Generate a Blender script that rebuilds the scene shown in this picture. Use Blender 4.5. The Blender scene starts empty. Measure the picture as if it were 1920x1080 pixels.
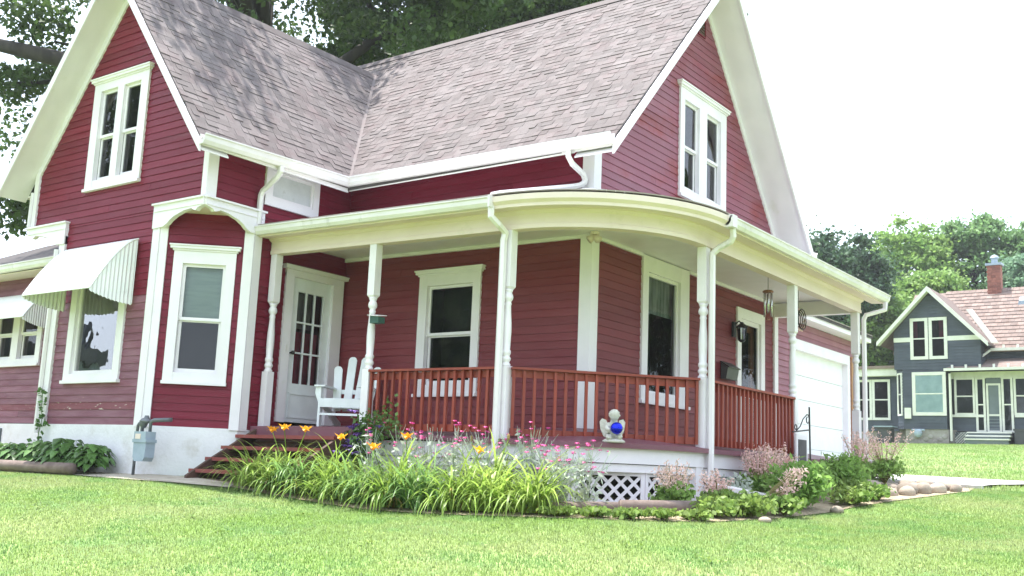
import bpy, math, random
import numpy as np
from mathutils import Vector, Matrix
rnd = random.Random(11); nrg = np.random.default_rng(5)
D = bpy.data; SC = bpy.context.scene; COL = SC.collection
# ---------------------------------------------------------------- camera, sky, sun, exposure
CAM = Vector((7.132, -11.243, 0.155))
YAW, PIT, ROL = math.radians(36.646), math.radians(9.897), math.radians(2.3735)
fw = Vector((-math.sin(YAW) * math.cos(PIT), math.cos(YAW) * math.cos(PIT), math.sin(PIT)))
r0 = Vector((math.cos(YAW), math.sin(YAW), 0)); u0 = r0.cross(fw)
rt = r0 * math.cos(ROL) + u0 * math.sin(ROL); up = -r0 * math.sin(ROL) + u0 * math.cos(ROL)
cam = D.objects.new('camera', D.cameras.new('camera')); COL.objects.link(cam)
cam.data.sensor_width = 36; cam.data.lens = 36 * 1987.4 / 1920
cam.data.clip_start = 0.05; cam.data.clip_end = 2000
cam.matrix_world = Matrix(((rt.x, up.x, -fw.x, CAM.x), (rt.y, up.y, -fw.y, CAM.y), (rt.z, up.z, -fw.z, CAM.z), (0, 0, 0, 1)))
SC.camera = cam
SUN = Vector((-0.26, 0.015, 0.965)).normalized()
world = D.worlds.new('World'); SC.world = world; world.use_nodes = True
wn = world.node_tree.nodes; wl = world.node_tree.links; wn.clear()
wo = wn.new('ShaderNodeOutputWorld'); bg = wn.new('ShaderNodeBackground'); bg.inputs['Strength'].default_value = 0.12
sky = wn.new('ShaderNodeTexSky'); sky.sky_type = 'NISHITA'; sky.sun_disc = False
sky.sun_elevation = math.asin(SUN.z); sky.sun_rotation = math.atan2(SUN.x, SUN.y)
sky.air_density = 1.2; sky.dust_density = 3.0; sky.ozone_density = 1.0
tcw = wn.new('ShaderNodeTexCoord'); cn = wn.new('ShaderNodeTexNoise')
cn.inputs['Scale'].default_value = 2.2; cn.inputs['Detail'].default_value = 6; cn.inputs['Roughness'].default_value = 0.55
wl.new(tcw.outputs['Generated'], cn.inputs['Vector'])
cr = wn.new('ShaderNodeValToRGB'); cr.color_ramp.elements[0].position = 0.30; cr.color_ramp.elements[1].position = 0.56
cr.color_ramp.elements[0].color = (0.35, 0.35, 0.35, 1); wl.new(cn.outputs['Fac'], cr.inputs['Fac'])
mxw = wn.new('ShaderNodeMix'); mxw.data_type = 'RGBA'; mxw.inputs[7].default_value = (7.1, 8.1, 9.6, 1)
wl.new(cr.outputs['Color'], mxw.inputs[0]); wl.new(sky.outputs['Color'], mxw.inputs[6]); wl.new(mxw.outputs[2], bg.inputs['Color'])
wl.new(bg.outputs['Background'], wo.inputs['Surface'])
sl = D.lights.new('sun', 'SUN'); sl.energy = 4.2; sl.angle = math.radians(0.6); sl.color = (1.0, 0.965, 0.90)
so = D.objects.new('sun', sl); COL.objects.link(so); so.rotation_euler = SUN.to_track_quat('Z', 'Y').to_euler(); so.location = (0, 0, 40)
SC.view_settings.view_transform = 'Standard'; SC.view_settings.look = 'None'
SC.view_settings.exposure = 1.35; SC.view_settings.gamma = 1.0; SC.view_settings.use_curve_mapping = False
SC.render.engine = 'CYCLES'; SC.cycles.max_bounces = 6; SC.cycles.transparent_max_bounces = 8
# ---------------------------------------------------------------- materials
def mat(name, base, rough=0.6, var=0.0, vscale=4.0, var2=None, rnd_obj=0.0, island=False, spec=0.5, metal=0.0, bump=0.0, bscale=60,
        stretch=(1, 1, 1), trans=0.0, dirt=None, dscale=1.5, dpos=(0.55, 0.75)):
    m = D.materials.new(name); m.use_nodes = True; N = m.node_tree.nodes; L = m.node_tree.links
    b = N['Principled BSDF']; b.inputs['Roughness'].default_value = rough; b.inputs['Metallic'].default_value = metal
    b.inputs['Specular IOR Level'].default_value = spec
    geo = N.new('ShaderNodeNewGeometry'); mp = N.new('ShaderNodeMapping'); mp.inputs['Scale'].default_value = stretch
    L.new(geo.outputs['Position'], mp.inputs['Vector'])
    col = None
    rgb = N.new('ShaderNodeRGB'); rgb.outputs[0].default_value = (*base, 1); col = rgb.outputs[0]
    if var2 is not None:
        t = N.new('ShaderNodeTexNoise'); t.inputs['Scale'].default_value = vscale; t.inputs['Detail'].default_value = 5
        L.new(mp.outputs[0], t.inputs['Vector'])
        rp = N.new('ShaderNodeValToRGB'); rp.color_ramp.elements[0].position = 0.35; rp.color_ramp.elements[1].position = 0.65
        L.new(t.outputs['Fac'], rp.inputs['Fac'])
        mx = N.new('ShaderNodeMix'); mx.data_type = 'RGBA'; L.new(rp.outputs[0], mx.inputs[0]); L.new(col, mx.inputs[6])
        mx.inputs[7].default_value = (*var2, 1); col = mx.outputs[2]
    if dirt is not None:
        t = N.new('ShaderNodeTexNoise'); t.inputs['Scale'].default_value = dscale; t.inputs['Detail'].default_value = 8; t.inputs['Roughness'].default_value = 0.65
        L.new(mp.outputs[0], t.inputs['Vector'])
        rp = N.new('ShaderNodeValToRGB'); rp.color_ramp.elements[0].position = dpos[0]; rp.color_ramp.elements[1].position = dpos[1]
        L.new(t.outputs['Fac'], rp.inputs['Fac'])
        mx = N.new('ShaderNodeMix'); mx.data_type = 'RGBA'; L.new(rp.outputs[0], mx.inputs[0]); L.new(col, mx.inputs[6])
        mx.inputs[7].default_value = (*dirt, 1); col = mx.outputs[2]
    if rnd_obj > 0:
        oi = N.new('ShaderNodeObjectInfo'); src = oi.outputs['Random']
        if island:
            ad = N.new('ShaderNodeMath'); ad.operation = 'ADD'; L.new(oi.outputs['Random'], ad.inputs[0]); L.new(geo.outputs['Random Per Island'], ad.inputs[1])
            fr = N.new('ShaderNodeMath'); fr.operation = 'FRACT'; L.new(ad.outputs[0], fr.inputs[0]); src = fr.outputs[0]
        mr = N.new('ShaderNodeMapRange'); mr.inputs['To Min'].default_value = 1 - rnd_obj; mr.inputs['To Max'].default_value = 1 + rnd_obj
        L.new(src, mr.inputs['Value'])
        hs = N.new('ShaderNodeHueSaturation'); L.new(mr.outputs[0], hs.inputs['Value']); L.new(col, hs.inputs['Color']); col = hs.outputs['Color']
    L.new(col, b.inputs['Base Color'])
    if bump > 0:
        t = N.new('ShaderNodeTexNoise'); t.inputs['Scale'].default_value = bscale; t.inputs['Detail'].default_value = 4
        L.new(mp.outputs[0], t.inputs['Vector'])
        bp = N.new('ShaderNodeBump'); bp.inputs['Strength'].default_value = bump; bp.inputs['Distance'].default_value = 0.01
        L.new(t.outputs['Fac'], bp.inputs['Height']); L.new(bp.outputs[0], b.inputs['Normal'])
    if trans > 0:
        tr = N.new('ShaderNodeBsdfTranslucent'); L.new(col, tr.inputs['Color'])
        ms = N.new('ShaderNodeMixShader'); ms.inputs[0].default_value = trans
        L.new(b.outputs[0], ms.inputs[1]); L.new(tr.outputs[0], ms.inputs[2])
        L.new(ms.outputs[0], N['Material Output'].inputs['Surface'])
    return m
def glass(name, ior=2.0, tint=(0.8, 0.85, 0.85)):
    m = D.materials.new(name); m.use_nodes = True; N = m.node_tree.nodes; L = m.node_tree.links; N.remove(N['Principled BSDF'])
    fr = N.new('ShaderNodeFresnel'); fr.inputs['IOR'].default_value = ior
    g = N.new('ShaderNodeBsdfGlossy'); g.inputs['Roughness'].default_value = 0.01
    t = N.new('ShaderNodeBsdfTransparent'); t.inputs['Color'].default_value = (*tint, 1)
    tx = N.new('ShaderNodeTexNoise'); tx.inputs['Scale'].default_value = 2.5
    geo = N.new('ShaderNodeNewGeometry'); L.new(geo.outputs['Position'], tx.inputs['Vector'])
    bp = N.new('ShaderNodeBump'); bp.inputs['Strength'].default_value = 0.15; bp.inputs['Distance'].default_value = 0.02
    L.new(tx.outputs['Fac'], bp.inputs['Height']); L.new(bp.outputs[0], g.inputs['Normal'])
    ms = N.new('ShaderNodeMixShader'); L.new(fr.outputs[0], ms.inputs[0]); L.new(t.outputs[0], ms.inputs[1]); L.new(g.outputs[0], ms.inputs[2])
    L.new(ms.outputs[0], N['Material Output'].inputs['Surface']); return m
M = {}
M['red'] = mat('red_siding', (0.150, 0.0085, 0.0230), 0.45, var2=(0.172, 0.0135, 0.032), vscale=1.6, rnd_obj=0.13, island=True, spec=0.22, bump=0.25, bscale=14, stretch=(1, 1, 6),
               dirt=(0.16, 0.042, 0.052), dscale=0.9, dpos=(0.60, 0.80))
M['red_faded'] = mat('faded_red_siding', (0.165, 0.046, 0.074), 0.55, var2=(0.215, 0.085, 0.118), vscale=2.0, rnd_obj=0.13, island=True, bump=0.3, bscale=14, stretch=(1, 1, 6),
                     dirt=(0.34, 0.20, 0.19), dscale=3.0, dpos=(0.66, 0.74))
M['red_gable'] = mat('sky_sheen_red_siding', (0.215, 0.046, 0.080), 0.5, var2=(0.25, 0.078, 0.115), vscale=0.7, rnd_obj=0.10, island=True, spec=0.4, bump=0.25, bscale=14, stretch=(1, 1, 2), dirt=(0.225, 0.030, 0.036), dscale=0.55, dpos=(0.5, 0.62))  # red siding of the right gable, pink sky sheen painted into its colour
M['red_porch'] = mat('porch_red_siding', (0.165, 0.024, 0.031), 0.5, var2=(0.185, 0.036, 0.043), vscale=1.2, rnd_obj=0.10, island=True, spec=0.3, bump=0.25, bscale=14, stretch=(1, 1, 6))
M['red_peel'] = mat('peeling_red_siding', (0.165, 0.030, 0.045), 0.6, var2=(0.20, 0.06, 0.08), vscale=2.0, dirt=(0.50, 0.42, 0.36), dscale=9.0, dpos=(0.60, 0.64), stretch=(1, 1, 3), bump=0.3, bscale=14)
M['red_dark'] = mat('red_sheathing', (0.07, 0.012, 0.016), 0.7, var2=(0.05, 0.01, 0.012))
M['white'] = mat('white_paint', (0.80, 0.75, 0.79), 0.45, var2=(0.74, 0.695, 0.735), vscale=2.5, bump=0.08, bscale=30, dirt=(0.62, 0.60, 0.55), dscale=2.2, dpos=(0.62, 0.85))
M['gutter'] = mat('gutter_enamel', (0.75, 0.70, 0.725), 0.35, var2=(0.67, 0.625, 0.63), vscale=3, dirt=(0.42, 0.40, 0.36), dscale=5, dpos=(0.60, 0.80), stretch=(1, 1, .35))
M['cream'] = mat('cream_soffit', (0.74, 0.615, 0.565), 0.55, var2=(0.69, 0.565, 0.505), vscale=1.8, dirt=(0.56, 0.48, 0.38), dscale=2.5, dpos=(0.6, 0.82))
M['found'] = mat('whitewashed_foundation', (0.78, 0.755, 0.78), 0.8, var2=(0.71, 0.69, 0.71), vscale=3, bump=0.6, bscale=25, dirt=(0.52, 0.48, 0.44), dscale=2.6, dpos=(0.54, 0.78))
M['shingle'] = mat('mauve_shingles', (0.124, 0.099, 0.098), 0.85, var2=(0.142, 0.119, 0.119), vscale=2.2, rnd_obj=0.24, island=True, bump=0.5, bscale=120, dirt=(0.122, 0.090, 0.091), dscale=2.5, dpos=(0.5, 0.66))
M['coat'] = mat('silver_roof_coating', (0.66, 0.66, 0.65), 0.6, var2=(0.55, 0.55, 0.54), vscale=3, dirt=(0.36, 0.34, 0.31), dscale=4, dpos=(0.6, 0.8))
M['board'] = mat('weathered_white_board', (0.60, 0.60, 0.63), 0.7, var2=(0.50, 0.50, 0.53), vscale=4, dirt=(0.38, 0.37, 0.37), dscale=6)
M['felt'] = mat('roof_felt', (0.05, 0.042, 0.045), 0.9, var2=(0.07, 0.06, 0.06))
M['rail'] = mat('redwood_stain', (0.260, 0.040, 0.022), 0.55, var2=(0.22, 0.033, 0.018), vscale=5, rnd_obj=0.12, stretch=(1, 1, .25), bump=0.2, bscale=20)
M['deck'] = mat('plum_deck_paint', (0.135, 0.045, 0.065), 0.45, var2=(0.17, 0.06, 0.085), vscale=3, rnd_obj=0.08, dirt=(0.20, 0.11, 0.11), dscale=5)
M['step'] = mat('step_paint', (0.245, 0.048, 0.040), 0.5, var2=(0.20, 0.042, 0.038), vscale=4, dirt=(0.24, 0.13, 0.11), dscale=5, dpos=(0.58, 0.75))
M['dark_wood'] = mat('dark_brown_wood', (0.09, 0.045, 0.030), 0.7, var2=(0.06, 0.03, 0.02), vscale=6)
M['glass'] = glass('window_glass', 1.65); M['mirror'] = glass('picture_window_glass', 4.2); M['clear'] = glass('clear_glass', 1.45)
M['glass2'] = glass('screened_glass', 1.6, (0.45, 0.47, 0.48))
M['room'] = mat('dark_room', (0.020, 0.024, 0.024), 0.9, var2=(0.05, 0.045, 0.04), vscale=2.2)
M['blind'] = mat('window_blind', (0.42, 0.50, 0.46), 0.8, var2=(0.36, 0.43, 0.41), vscale=3, stretch=(1, 1, 9))
M['curtain'] = mat('lace_curtain', (0.30, 0.32, 0.30), 0.9, var2=(0.10, 0.11, 0.11), vscale=5, stretch=(3, 3, .5))
M['redcurt'] = mat('red_curtain', (0.34, 0.04, 0.075), 0.9, var2=(0.20, 0.04, 0.06), vscale=4)
M['alum'] = mat('awning_aluminium', (0.82, 0.80, 0.82), 0.35, var2=(0.76, 0.77, 0.78), vscale=4, dirt=(0.62, 0.62, 0.60), dscale=3, dpos=(0.62, 0.85))
M['bark'] = mat('oak_bark', (0.022, 0.018, 0.015), 0.95, var2=(0.045, 0.038, 0.03), vscale=4, bump=0.8, bscale=18, stretch=(1, 1, .3))
def leafm(n, c, c2, r=0.35, tr=0.3, rough=0.5): return mat(n, c, rough, var2=c2, vscale=0.9, rnd_obj=r, island=True, trans=tr, spec=0.3)
M['oak'] = leafm('oak_leaf', (0.055, 0.100, 0.028), (0.085, 0.135, 0.036), .35, .4)
M['tree_l'] = leafm('light_tree_leaf', (0.190, 0.325, 0.085), (0.25, 0.37, 0.10), .35, .45)
M['tree_m'] = leafm('mid_tree_leaf', (0.150, 0.270, 0.105), (0.19, 0.31, 0.11), .35, .45)
M['tree_d'] = leafm('dark_tree_leaf', (0.060, 0.115, 0.060), (0.08, 0.14, 0.07), .35, .38)
M['tree_b'] = leafm('bluish_tree_leaf', (0.165, 0.290, 0.175), (0.21, 0.32, 0.19), .35, .45)
M['lily'] = leafm('daylily_leaf', (0.250, 0.375, 0.070), (0.330, 0.440, 0.10), 0.42, 0.52, 0.4)
M['lily_blue'] = leafm('bluish_daylily_leaf', (0.175, 0.310, 0.095), (0.24, 0.37, 0.13), 0.42, 0.48, 0.35)
M['lily_dry'] = leafm('withered_leaf', (0.32, 0.22, 0.07), (0.36, 0.27, 0.10), 0.3, 0.3)
M['hosta'] = leafm('hosta_leaf', (0.075, 0.165, 0.040), (0.115, 0.215, 0.055), 0.4, 0.3, 0.4)
M['shrub'] = leafm('shrub_leaf', (0.230, 0.380, 0.095), (0.29, 0.43, 0.12), 0.35, 0.52)
M['cover'] = leafm('strawberry_leaf', (0.190, 0.300, 0.065), (0.26, 0.34, 0.09), 0.35, 0.38)
M['silver'] = leafm('silvery_leaf', (0.56, 0.60, 0.52), (0.44, 0.52, 0.40), 0.25, 0.3)
M['plume'] = leafm('pink_plume', (0.80, 0.54, 0.52), (0.84, 0.62, 0.55), 0.25, 0.35)
M['stem'] = leafm('tan_stem', (0.30, 0.24, 0.10), (0.24, 0.24, 0.09), 0.2, 0.2)
M['orange'] = leafm('orange_petal', (0.85, 0.36, 0.02), (0.9, 0.50, 0.03), 0.15, 0.3)
M['pink'] = leafm('magenta_petal', (0.62, 0.04, 0.26), (0.72, 0.10, 0.34), 0.2, 0.3)
M['purple'] = leafm('purple_petal', (0.13, 0.06, 0.30), (0.20, 0.09, 0.38), 0.25, 0.3)
M['vine'] = leafm('clematis_leaf', (0.085, 0.175, 0.045), (0.13, 0.22, 0.06), 0.3, 0.3)
M['grass'] = mat('grass_blade', (0.160, 0.270, 0.053), 0.55, var2=(0.250, 0.315, 0.112), vscale=0.55, rnd_obj=0.09, island=True, trans=0.40, spec=0.3,
                 dirt=(0.136, 0.258, 0.064), dscale=1.4, dpos=(0.5, 0.62))
_g = M['grass'].node_tree; _N, _L = _g.nodes, _g.links; _b = _N['Principled BSDF']; _ge = _N.new('ShaderNodeNewGeometry'); _v1 = _N.new('ShaderNodeVectorMath'); _v1.operation = 'MULTIPLY_ADD'; _v1.inputs[1].default_value = (.35, .35, .35); _v1.inputs[2].default_value = (0, 0, 1)
_v2 = _N.new('ShaderNodeVectorMath'); _v2.operation = 'NORMALIZE'; _L.new(_ge.outputs['Normal'], _v1.inputs[0]); _L.new(_v1.outputs[0], _v2.inputs[0]); _L.new(_v2.outputs[0], _b.inputs['Normal'])   # blades lean every way: shade them as a sward
M['lawn'] = mat('lawn', (0.165, 0.270, 0.055), 0.9, var2=(0.26, 0.32, 0.11), vscale=0.55, bump=0.6, bscale=40, dirt=(0.135, 0.245, 0.068), dscale=1.1, dpos=(0.5, 0.62))
M['soil'] = mat('bed_soil', (0.27, 0.205, 0.14), 0.95, var2=(0.38, 0.31, 0.215), vscale=8, bump=1.0, bscale=40)
M['conc'] = mat('concrete', (0.46, 0.45, 0.43), 0.85, var2=(0.38, 0.37, 0.36), vscale=3, bump=0.3, bscale=50, dirt=(0.30, 0.28, 0.26), dscale=3)
M['path'] = mat('worn_path', (0.34, 0.29, 0.23), 0.9, var2=(0.42, 0.38, 0.31), vscale=5, bump=0.6, bscale=40, dirt=(0.20, 0.17, 0.12), dscale=4)
M['timber'] = mat('landscape_timber', (0.13, 0.092, 0.078), 0.85, var2=(0.21, 0.155, 0.135), vscale=6, bump=0.5, bscale=30)
M['rock'] = mat('pale_rock', (0.38, 0.31, 0.245), 0.85, var2=(0.29, 0.235, 0.19), vscale=7, rnd_obj=0.38, bump=0.7, bscale=16)
M['chair'] = mat('white_chair_paint', (0.76, 0.78, 0.80), 0.5, var2=(0.70, 0.72, 0.74), vscale=6)
M['iron'] = mat('black_iron', (0.02, 0.02, 0.022), 0.5, var2=(0.035, 0.03, 0.03), metal=0.4)
M['meter'] = mat('grey_meter_paint', (0.33, 0.39, 0.47), 0.45, var2=(0.27, 0.33, 0.40), vscale=7)
M['pipe'] = mat('grey_pipe', (0.16, 0.17, 0.19), 0.5, var2=(0.11, 0.12, 0.13), vscale=9, metal=0.3)
M['stone'] = mat('cast_stone', (0.60, 0.58, 0.52), 0.85, var2=(0.45, 0.43, 0.37), vscale=22, bump=0.6, bscale=70)
M['blue'] = mat('blue_mirror_ball', (0.005, 0.02, 0.75), 0.06, var2=(0.004, 0.012, 0.60), metal=0.75, spec=0.8)
M['greenp'] = mat('dark_green_paint', (0.020, 0.075, 0.060), 0.5, var2=(0.03, 0.09, 0.07))
M['chrome'] = mat('chime_metal', (0.72, 0.73, 0.74), 0.25, metal=0.8, var2=(0.6, 0.6, 0.6))
M['wood'] = mat('varnished_wood', (0.26, 0.10, 0.045), 0.4, var2=(0.20, 0.07, 0.03), vscale=5, stretch=(1, 1, .2))
M['sign'] = mat('dark_board', (0.05, 0.045, 0.05), 0.6, var2=(0.08, 0.07, 0.08))
M['nwall'] = mat('slate_green_siding', (0.040, 0.050, 0.066), 0.6, var2=(0.055, 0.067, 0.085), vscale=2, rnd_obj=0.15, island=True, dirt=(0.09, 0.11, 0.12), dscale=1.2, dpos=(0.6, 0.8))
M['ntrim'] = mat('pale_green_trim', (0.70, 0.69, 0.63), 0.6, var2=(0.62, 0.61, 0.55))
M['nroof'] = mat('brown_shingles', (0.180, 0.125, 0.105), 0.9, var2=(0.22, 0.165, 0.145), vscale=3, rnd_obj=0.2, island=True, bump=0.5, bscale=30)
M['nstone'] = mat('fieldstone', (0.34, 0.32, 0.29), 0.9, var2=(0.25, 0.22, 0.20), vscale=3, bump=0.6, bscale=8)
M['nblue'] = mat('pale_blue_curtain', (0.74, 0.84, 0.88), 0.9, var2=(0.60, 0.72, 0.76), vscale=3)
M['nscreen'] = mat('porch_screen', (0.14, 0.17, 0.18), 0.6, var2=(0.10, 0.12, 0.13), vscale=1.5)
M['brick'] = mat('red_brick', (0.29, 0.11, 0.08), 0.9, var2=(0.23, 0.085, 0.065), vscale=9, rnd_obj=0.25)
M['garage'] = mat('garage_door_paint', (0.80, 0.80, 0.80), 0.5, var2=(0.76, 0.76, 0.77))
M['mauve'] = mat('mauve_siding', (0.25, 0.090, 0.125), 0.5, var2=(0.29, 0.12, 0.155), vscale=2, rnd_obj=0.12, island=True)
M['tan'] = mat('tan_shingles', (0.38, 0.33, 0.29), 0.9, var2=(0.31, 0.26, 0.24), vscale=5, rnd_obj=0.2)
M['cedar'] = mat('cedar_trim', (0.42, 0.23, 0.12), 0.7, var2=(0.36, 0.19, 0.10), vscale=5)
M['bin'] = mat('dark_bin', (0.045, 0.045, 0.05), 0.5, var2=(0.06, 0.06, 0.065))
# ---------------------------------------------------------------- mesh helpers
class MB:
    def __init__(s): s.v = []; s.f = []
    def poly(s, pts):
        i = len(s.v); s.v += [tuple(p) for p in pts]; s.f.append(tuple(range(i, i + len(pts)))); return s
    def hexa(s, p):   # 8 points: bottom ring 0-3, top ring 4-7
        i = len(s.v); s.v += [tuple(q) for q in p]
        s.f += [(i + a, i + b, i + c, i + d) for a, b, c, d in ((0, 3, 2, 1), (4, 5, 6, 7), (0, 1, 5, 4), (1, 2, 6, 5), (2, 3, 7, 6), (3, 0, 4, 7))]; return s
    def box(s, x0, x1, y0, y1, z0, z1):
        return s.hexa([(x0, y0, z0), (x1, y0, z0), (x1, y1, z0), (x0, y1, z0), (x0, y0, z1), (x1, y0, z1), (x1, y1, z1), (x0, y1, z1)])
    def fbox(s, F, a0, a1, d0, d1, z0, z1):   # box in a wall frame
        return s.hexa([F(a0, d1, z0), F(a1, d1, z0), F(a1, d0, z0), F(a0, d0, z0), F(a0, d1, z1), F(a1, d1, z1), F(a1, d0, z1), F(a0, d0, z1)])
    def prism(s, pts, off):   # extrude polygon pts by vector off
        n = len(pts); i = len(s.v); o = Vector(off)
        s.v += [tuple(p) for p in pts] + [tuple(Vector(p) + o) for p in pts]
        s.f.append(tuple(range(i, i + n))); s.f.append(tuple(range(i + 2 * n - 1, i + n - 1, -1)))
        for k in range(n): s.f.append((i + k, i + n + k, i + n + (k + 1) % n, i + (k + 1) % n))
        return s
    def tube(s, pts, r, n=8, cap=True):
        pts = [Vector(p) for p in pts]; rs = r if isinstance(r, (list, tuple)) else [r] * len(pts); i0 = len(s.v)
        t = (pts[1] - pts[0]).normalized(); ref = Vector((0, 0, 1)) if abs(t.z) < .9 else Vector((1, 0, 0)); a = t.cross(ref).normalized()
        for k, p in enumerate(pts):
            if k == 0: t = pts[1] - p
            elif k == len(pts) - 1: t = p - pts[k - 1]
            else: t = (pts[k + 1] - p).normalized() + (p - pts[k - 1]).normalized()
            t = t.normalized(); a = (a - t * a.dot(t)).normalized(); b = t.cross(a)
            for j in range(n):
                w = 2 * math.pi * (j + .5) / n; s.v.append(tuple(p + a * (rs[k] * math.cos(w)) + b * (rs[k] * math.sin(w))))
        for k in range(len(pts) - 1):
            for j in range(n):
                p, q = i0 + k * n + j, i0 + k * n + (j + 1) % n; s.f.append((p, q, q + n, p + n))
        if cap: s.f.append(tuple(i0 + j for j in reversed(range(n)))); e = i0 + (len(pts) - 1) * n; s.f.append(tuple(e + j for j in range(n)))
        return s
    def lathe(s, c, prof, n=12):   # prof: (radius, z)
        i0 = len(s.v)
        for r, z in prof:
            for j in range(n):
                w = 2 * math.pi * j / n; s.v.append((c[0] + r * math.cos(w), c[1] + r * math.sin(w), c[2] + z))
        for k in range(len(prof) - 1):
            for j in range(n):
                p, q = i0 + k * n + j, i0 + k * n + (j + 1) % n; s.f.append((p, q, q + n, p + n))
        s.f.append(tuple(i0 + j for j in reversed(range(n)))); e = i0 + (len(prof) - 1) * n; s.f.append(tuple(e + j for j in range(n)))
        return s
    def ball(s, c, r, n=12, m=8, sq=(1, 1, 1)):
        prof = [(max(1e-4, r * math.sin(math.pi * k / m)), -r * math.cos(math.pi * k / m)) for k in range(m + 1)]; i = len(s.v)
        s.lathe((0, 0, 0), prof, n)
        for k in range(i, len(s.v)): x, y, z = s.v[k]; s.v[k] = (c[0] + x * sq[0], c[1] + y * sq[1], c[2] + z * sq[2])
        return s
    def sweep(s, paths, closed_prof=True):   # list of rings (each a list of points) joined
        i0 = len(s.v); n = len(paths[0])
        for r in paths: s.v += [tuple(p) for p in r]
        for k in range(len(paths) - 1):
            for j in range(n if closed_prof else n - 1):
                p, q = i0 + k * n + j, i0 + k * n + (j + 1) % n; s.f.append((p, q, q + n, p + n))
        if closed_prof: s.f.append(tuple(i0 + j for j in reversed(range(n)))); e = i0 + (len(paths) - 1) * n; s.f.append(tuple(e + j for j in range(n)))
        return s
    def xf(s, mtx):
        s.v = [tuple(mtx @ Vector(p)) for p in s.v]; return s
def put(o, parent=None, **kw):
    COL.objects.link(o)
    if parent is not None: o.parent = parent
    for k, v in kw.items(): o[k] = v
    return o
def obj(name, mb, m, parent=None, smooth=False, **kw):
    me = D.meshes.new(name); me.from_pydata(mb.v, [], mb.f); me.materials.append(M[m] if isinstance(m, str) else m)
    if smooth: me.shade_smooth()
    me.update(); return put(D.objects.new(name, me), parent, **kw)
def npobj(name, V, Q, m, parent=None, **kw):   # numpy mesh, Q is (n,3) or (n,4)
    me = D.meshes.new(name); V = np.asarray(V, np.float32); Q = np.asarray(Q, np.int32); k = Q.shape[1]
    me.vertices.add(len(V)); me.vertices.foreach_set('co', V.ravel()); me.loops.add(Q.size); me.loops.foreach_set('vertex_index', Q.ravel())
    me.polygons.add(len(Q)); me.polygons.foreach_set('loop_start', np.arange(0, Q.size, k, dtype=np.int32)); me.polygons.foreach_set('loop_total', np.full(len(Q), k, np.int32))
    me.materials.append(M[m] if isinstance(m, str) else m); me.update(calc_edges=True); me.validate(); return put(D.objects.new(name, me), parent, **kw)
def thing(name, label, cat, loc=(0, 0, 0), rz=0, group=None):
    o = D.objects.new(name, None); o.empty_display_size = .2; o.location = loc; o.rotation_euler = (0, 0, rz); put(o, label=label, category=cat)
    if group: o['group'] = group
    return o
def tag(o, label, cat, group=None):
    o['label'] = label; o['category'] = cat
    if group: o['group'] = group
    return o
class Fr:   # wall frame: a along the wall, d outwards, z up
    def __init__(s, p, u, n): s.p = Vector(p); s.u = Vector(u).normalized(); s.n = Vector(n).normalized()
    def __call__(s, a, d, z): q = s.p + s.u * a + s.n * d; return (q.x, q.y, q.z + z)
def leaves(cent, size, elong=1.6, upb=0.4, szvar=0.35, axis=None):
    """one bent diamond leaf per centre -> (V, Q)"""
    n = len(cent); d = nrg.normal(size=(n, 3)) if axis is None else axis + nrg.normal(size=(n, 3)) * .35
    d /= np.linalg.norm(d, axis=1)[:, None]
    nn = nrg.normal(size=(n, 3)); nn[:, 2] += upb * 2; t = np.cross(nn, d); t /= np.linalg.norm(t, axis=1)[:, None] + 1e-9
    s = size * (1 + szvar * nrg.uniform(-1, 1, n))[:, None]; L = d * s * elong / 2; W = t * s / 2
    V = np.stack([cent - L, cent + W, cent + L, cent - W], 1).reshape(-1, 3)
    return V, np.arange(4 * n).reshape(-1, 4)
def blades(base, dirs, length, width, up0, droop, seg=5):
    """arching strap leaves; base (n,3), dirs (n,2) -> (V,Q)"""
    n = len(base); V = []
    th0 = up0; side = np.stack([-dirs[:, 1], dirs[:, 0], np.zeros(n)], 1); p = base.copy(); ds = length / seg
    for k in range(seg + 1):
        f = k / seg; w = width * (1 - f ** 2.2) + .0008
        V.append(p - side * w[:, None] / 2); V.append(p + side * w[:, None] / 2)
        th = th0 - droop * f ** 1.3
        p = p + np.stack([dirs[:, 0] * np.cos(th) * ds, dirs[:, 1] * np.cos(th) * ds, np.sin(th) * ds], 1)
    V = np.stack(V, 1); m = 2 * (seg + 1); V = V.reshape(-1, 3); off = np.arange(n)[:, None] * m
    Q = np.concatenate([off + np.array([2 * k, 2 * k + 1, 2 * k + 3, 2 * k + 2]) for k in range(seg)], 0)
    return V, Q
# ---------------------------------------------------------------- terrain
CP = np.array([(1.63, -2.6, -.25), (-.9, -2.8, -.30), (-2.5, -2.8, -.20), (-4, -2.8, -.10), (-6.4, -3.3, -.115), (-9, -3, -.1), (-14, -3, -.1), (2.88, -5.4, -.53), (.16, -7.4, -.68), (5.6, -3.4, -.42),
               (7.1, -11.2, -1.25), (2.6, -1.77, -.26), (2.85, .85, -.16), (3.0, 1.94, -.04), (3.3, 4.6, .17), (2.4, 8, .27), (2.75, 10.7, .34), (-.5, 8, .38), (-.5, 11, .42), (1.4, 0, -.10), (1.5, 4, .18),
               (-6, 42, 2.36), (0, 42, 2.38), (10, 42, 2.4), (-6, 27, 1.35), (1, 27, 1.35), (-12, 10, .4), (-20, -10, -.7), (-20, 30, 1.5), (14, 2, -.05), (20, -10, -1.1), (20, 20, .8), (14, 12, .35),
               (0, -22, -1.55), (15, -22, -1.6), (-20, -26, -1.6), (0, 60, 3.0), (-20, 60, 3.0), (0, 120, 4), (100, 40, 2.5), (-100, 40, 2.5), (-100, -60, -1.7), (100, -60, -1.7), (0, -110, -1.7), (-4, 2, 0.1), (-8, 2, .05)])
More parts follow.
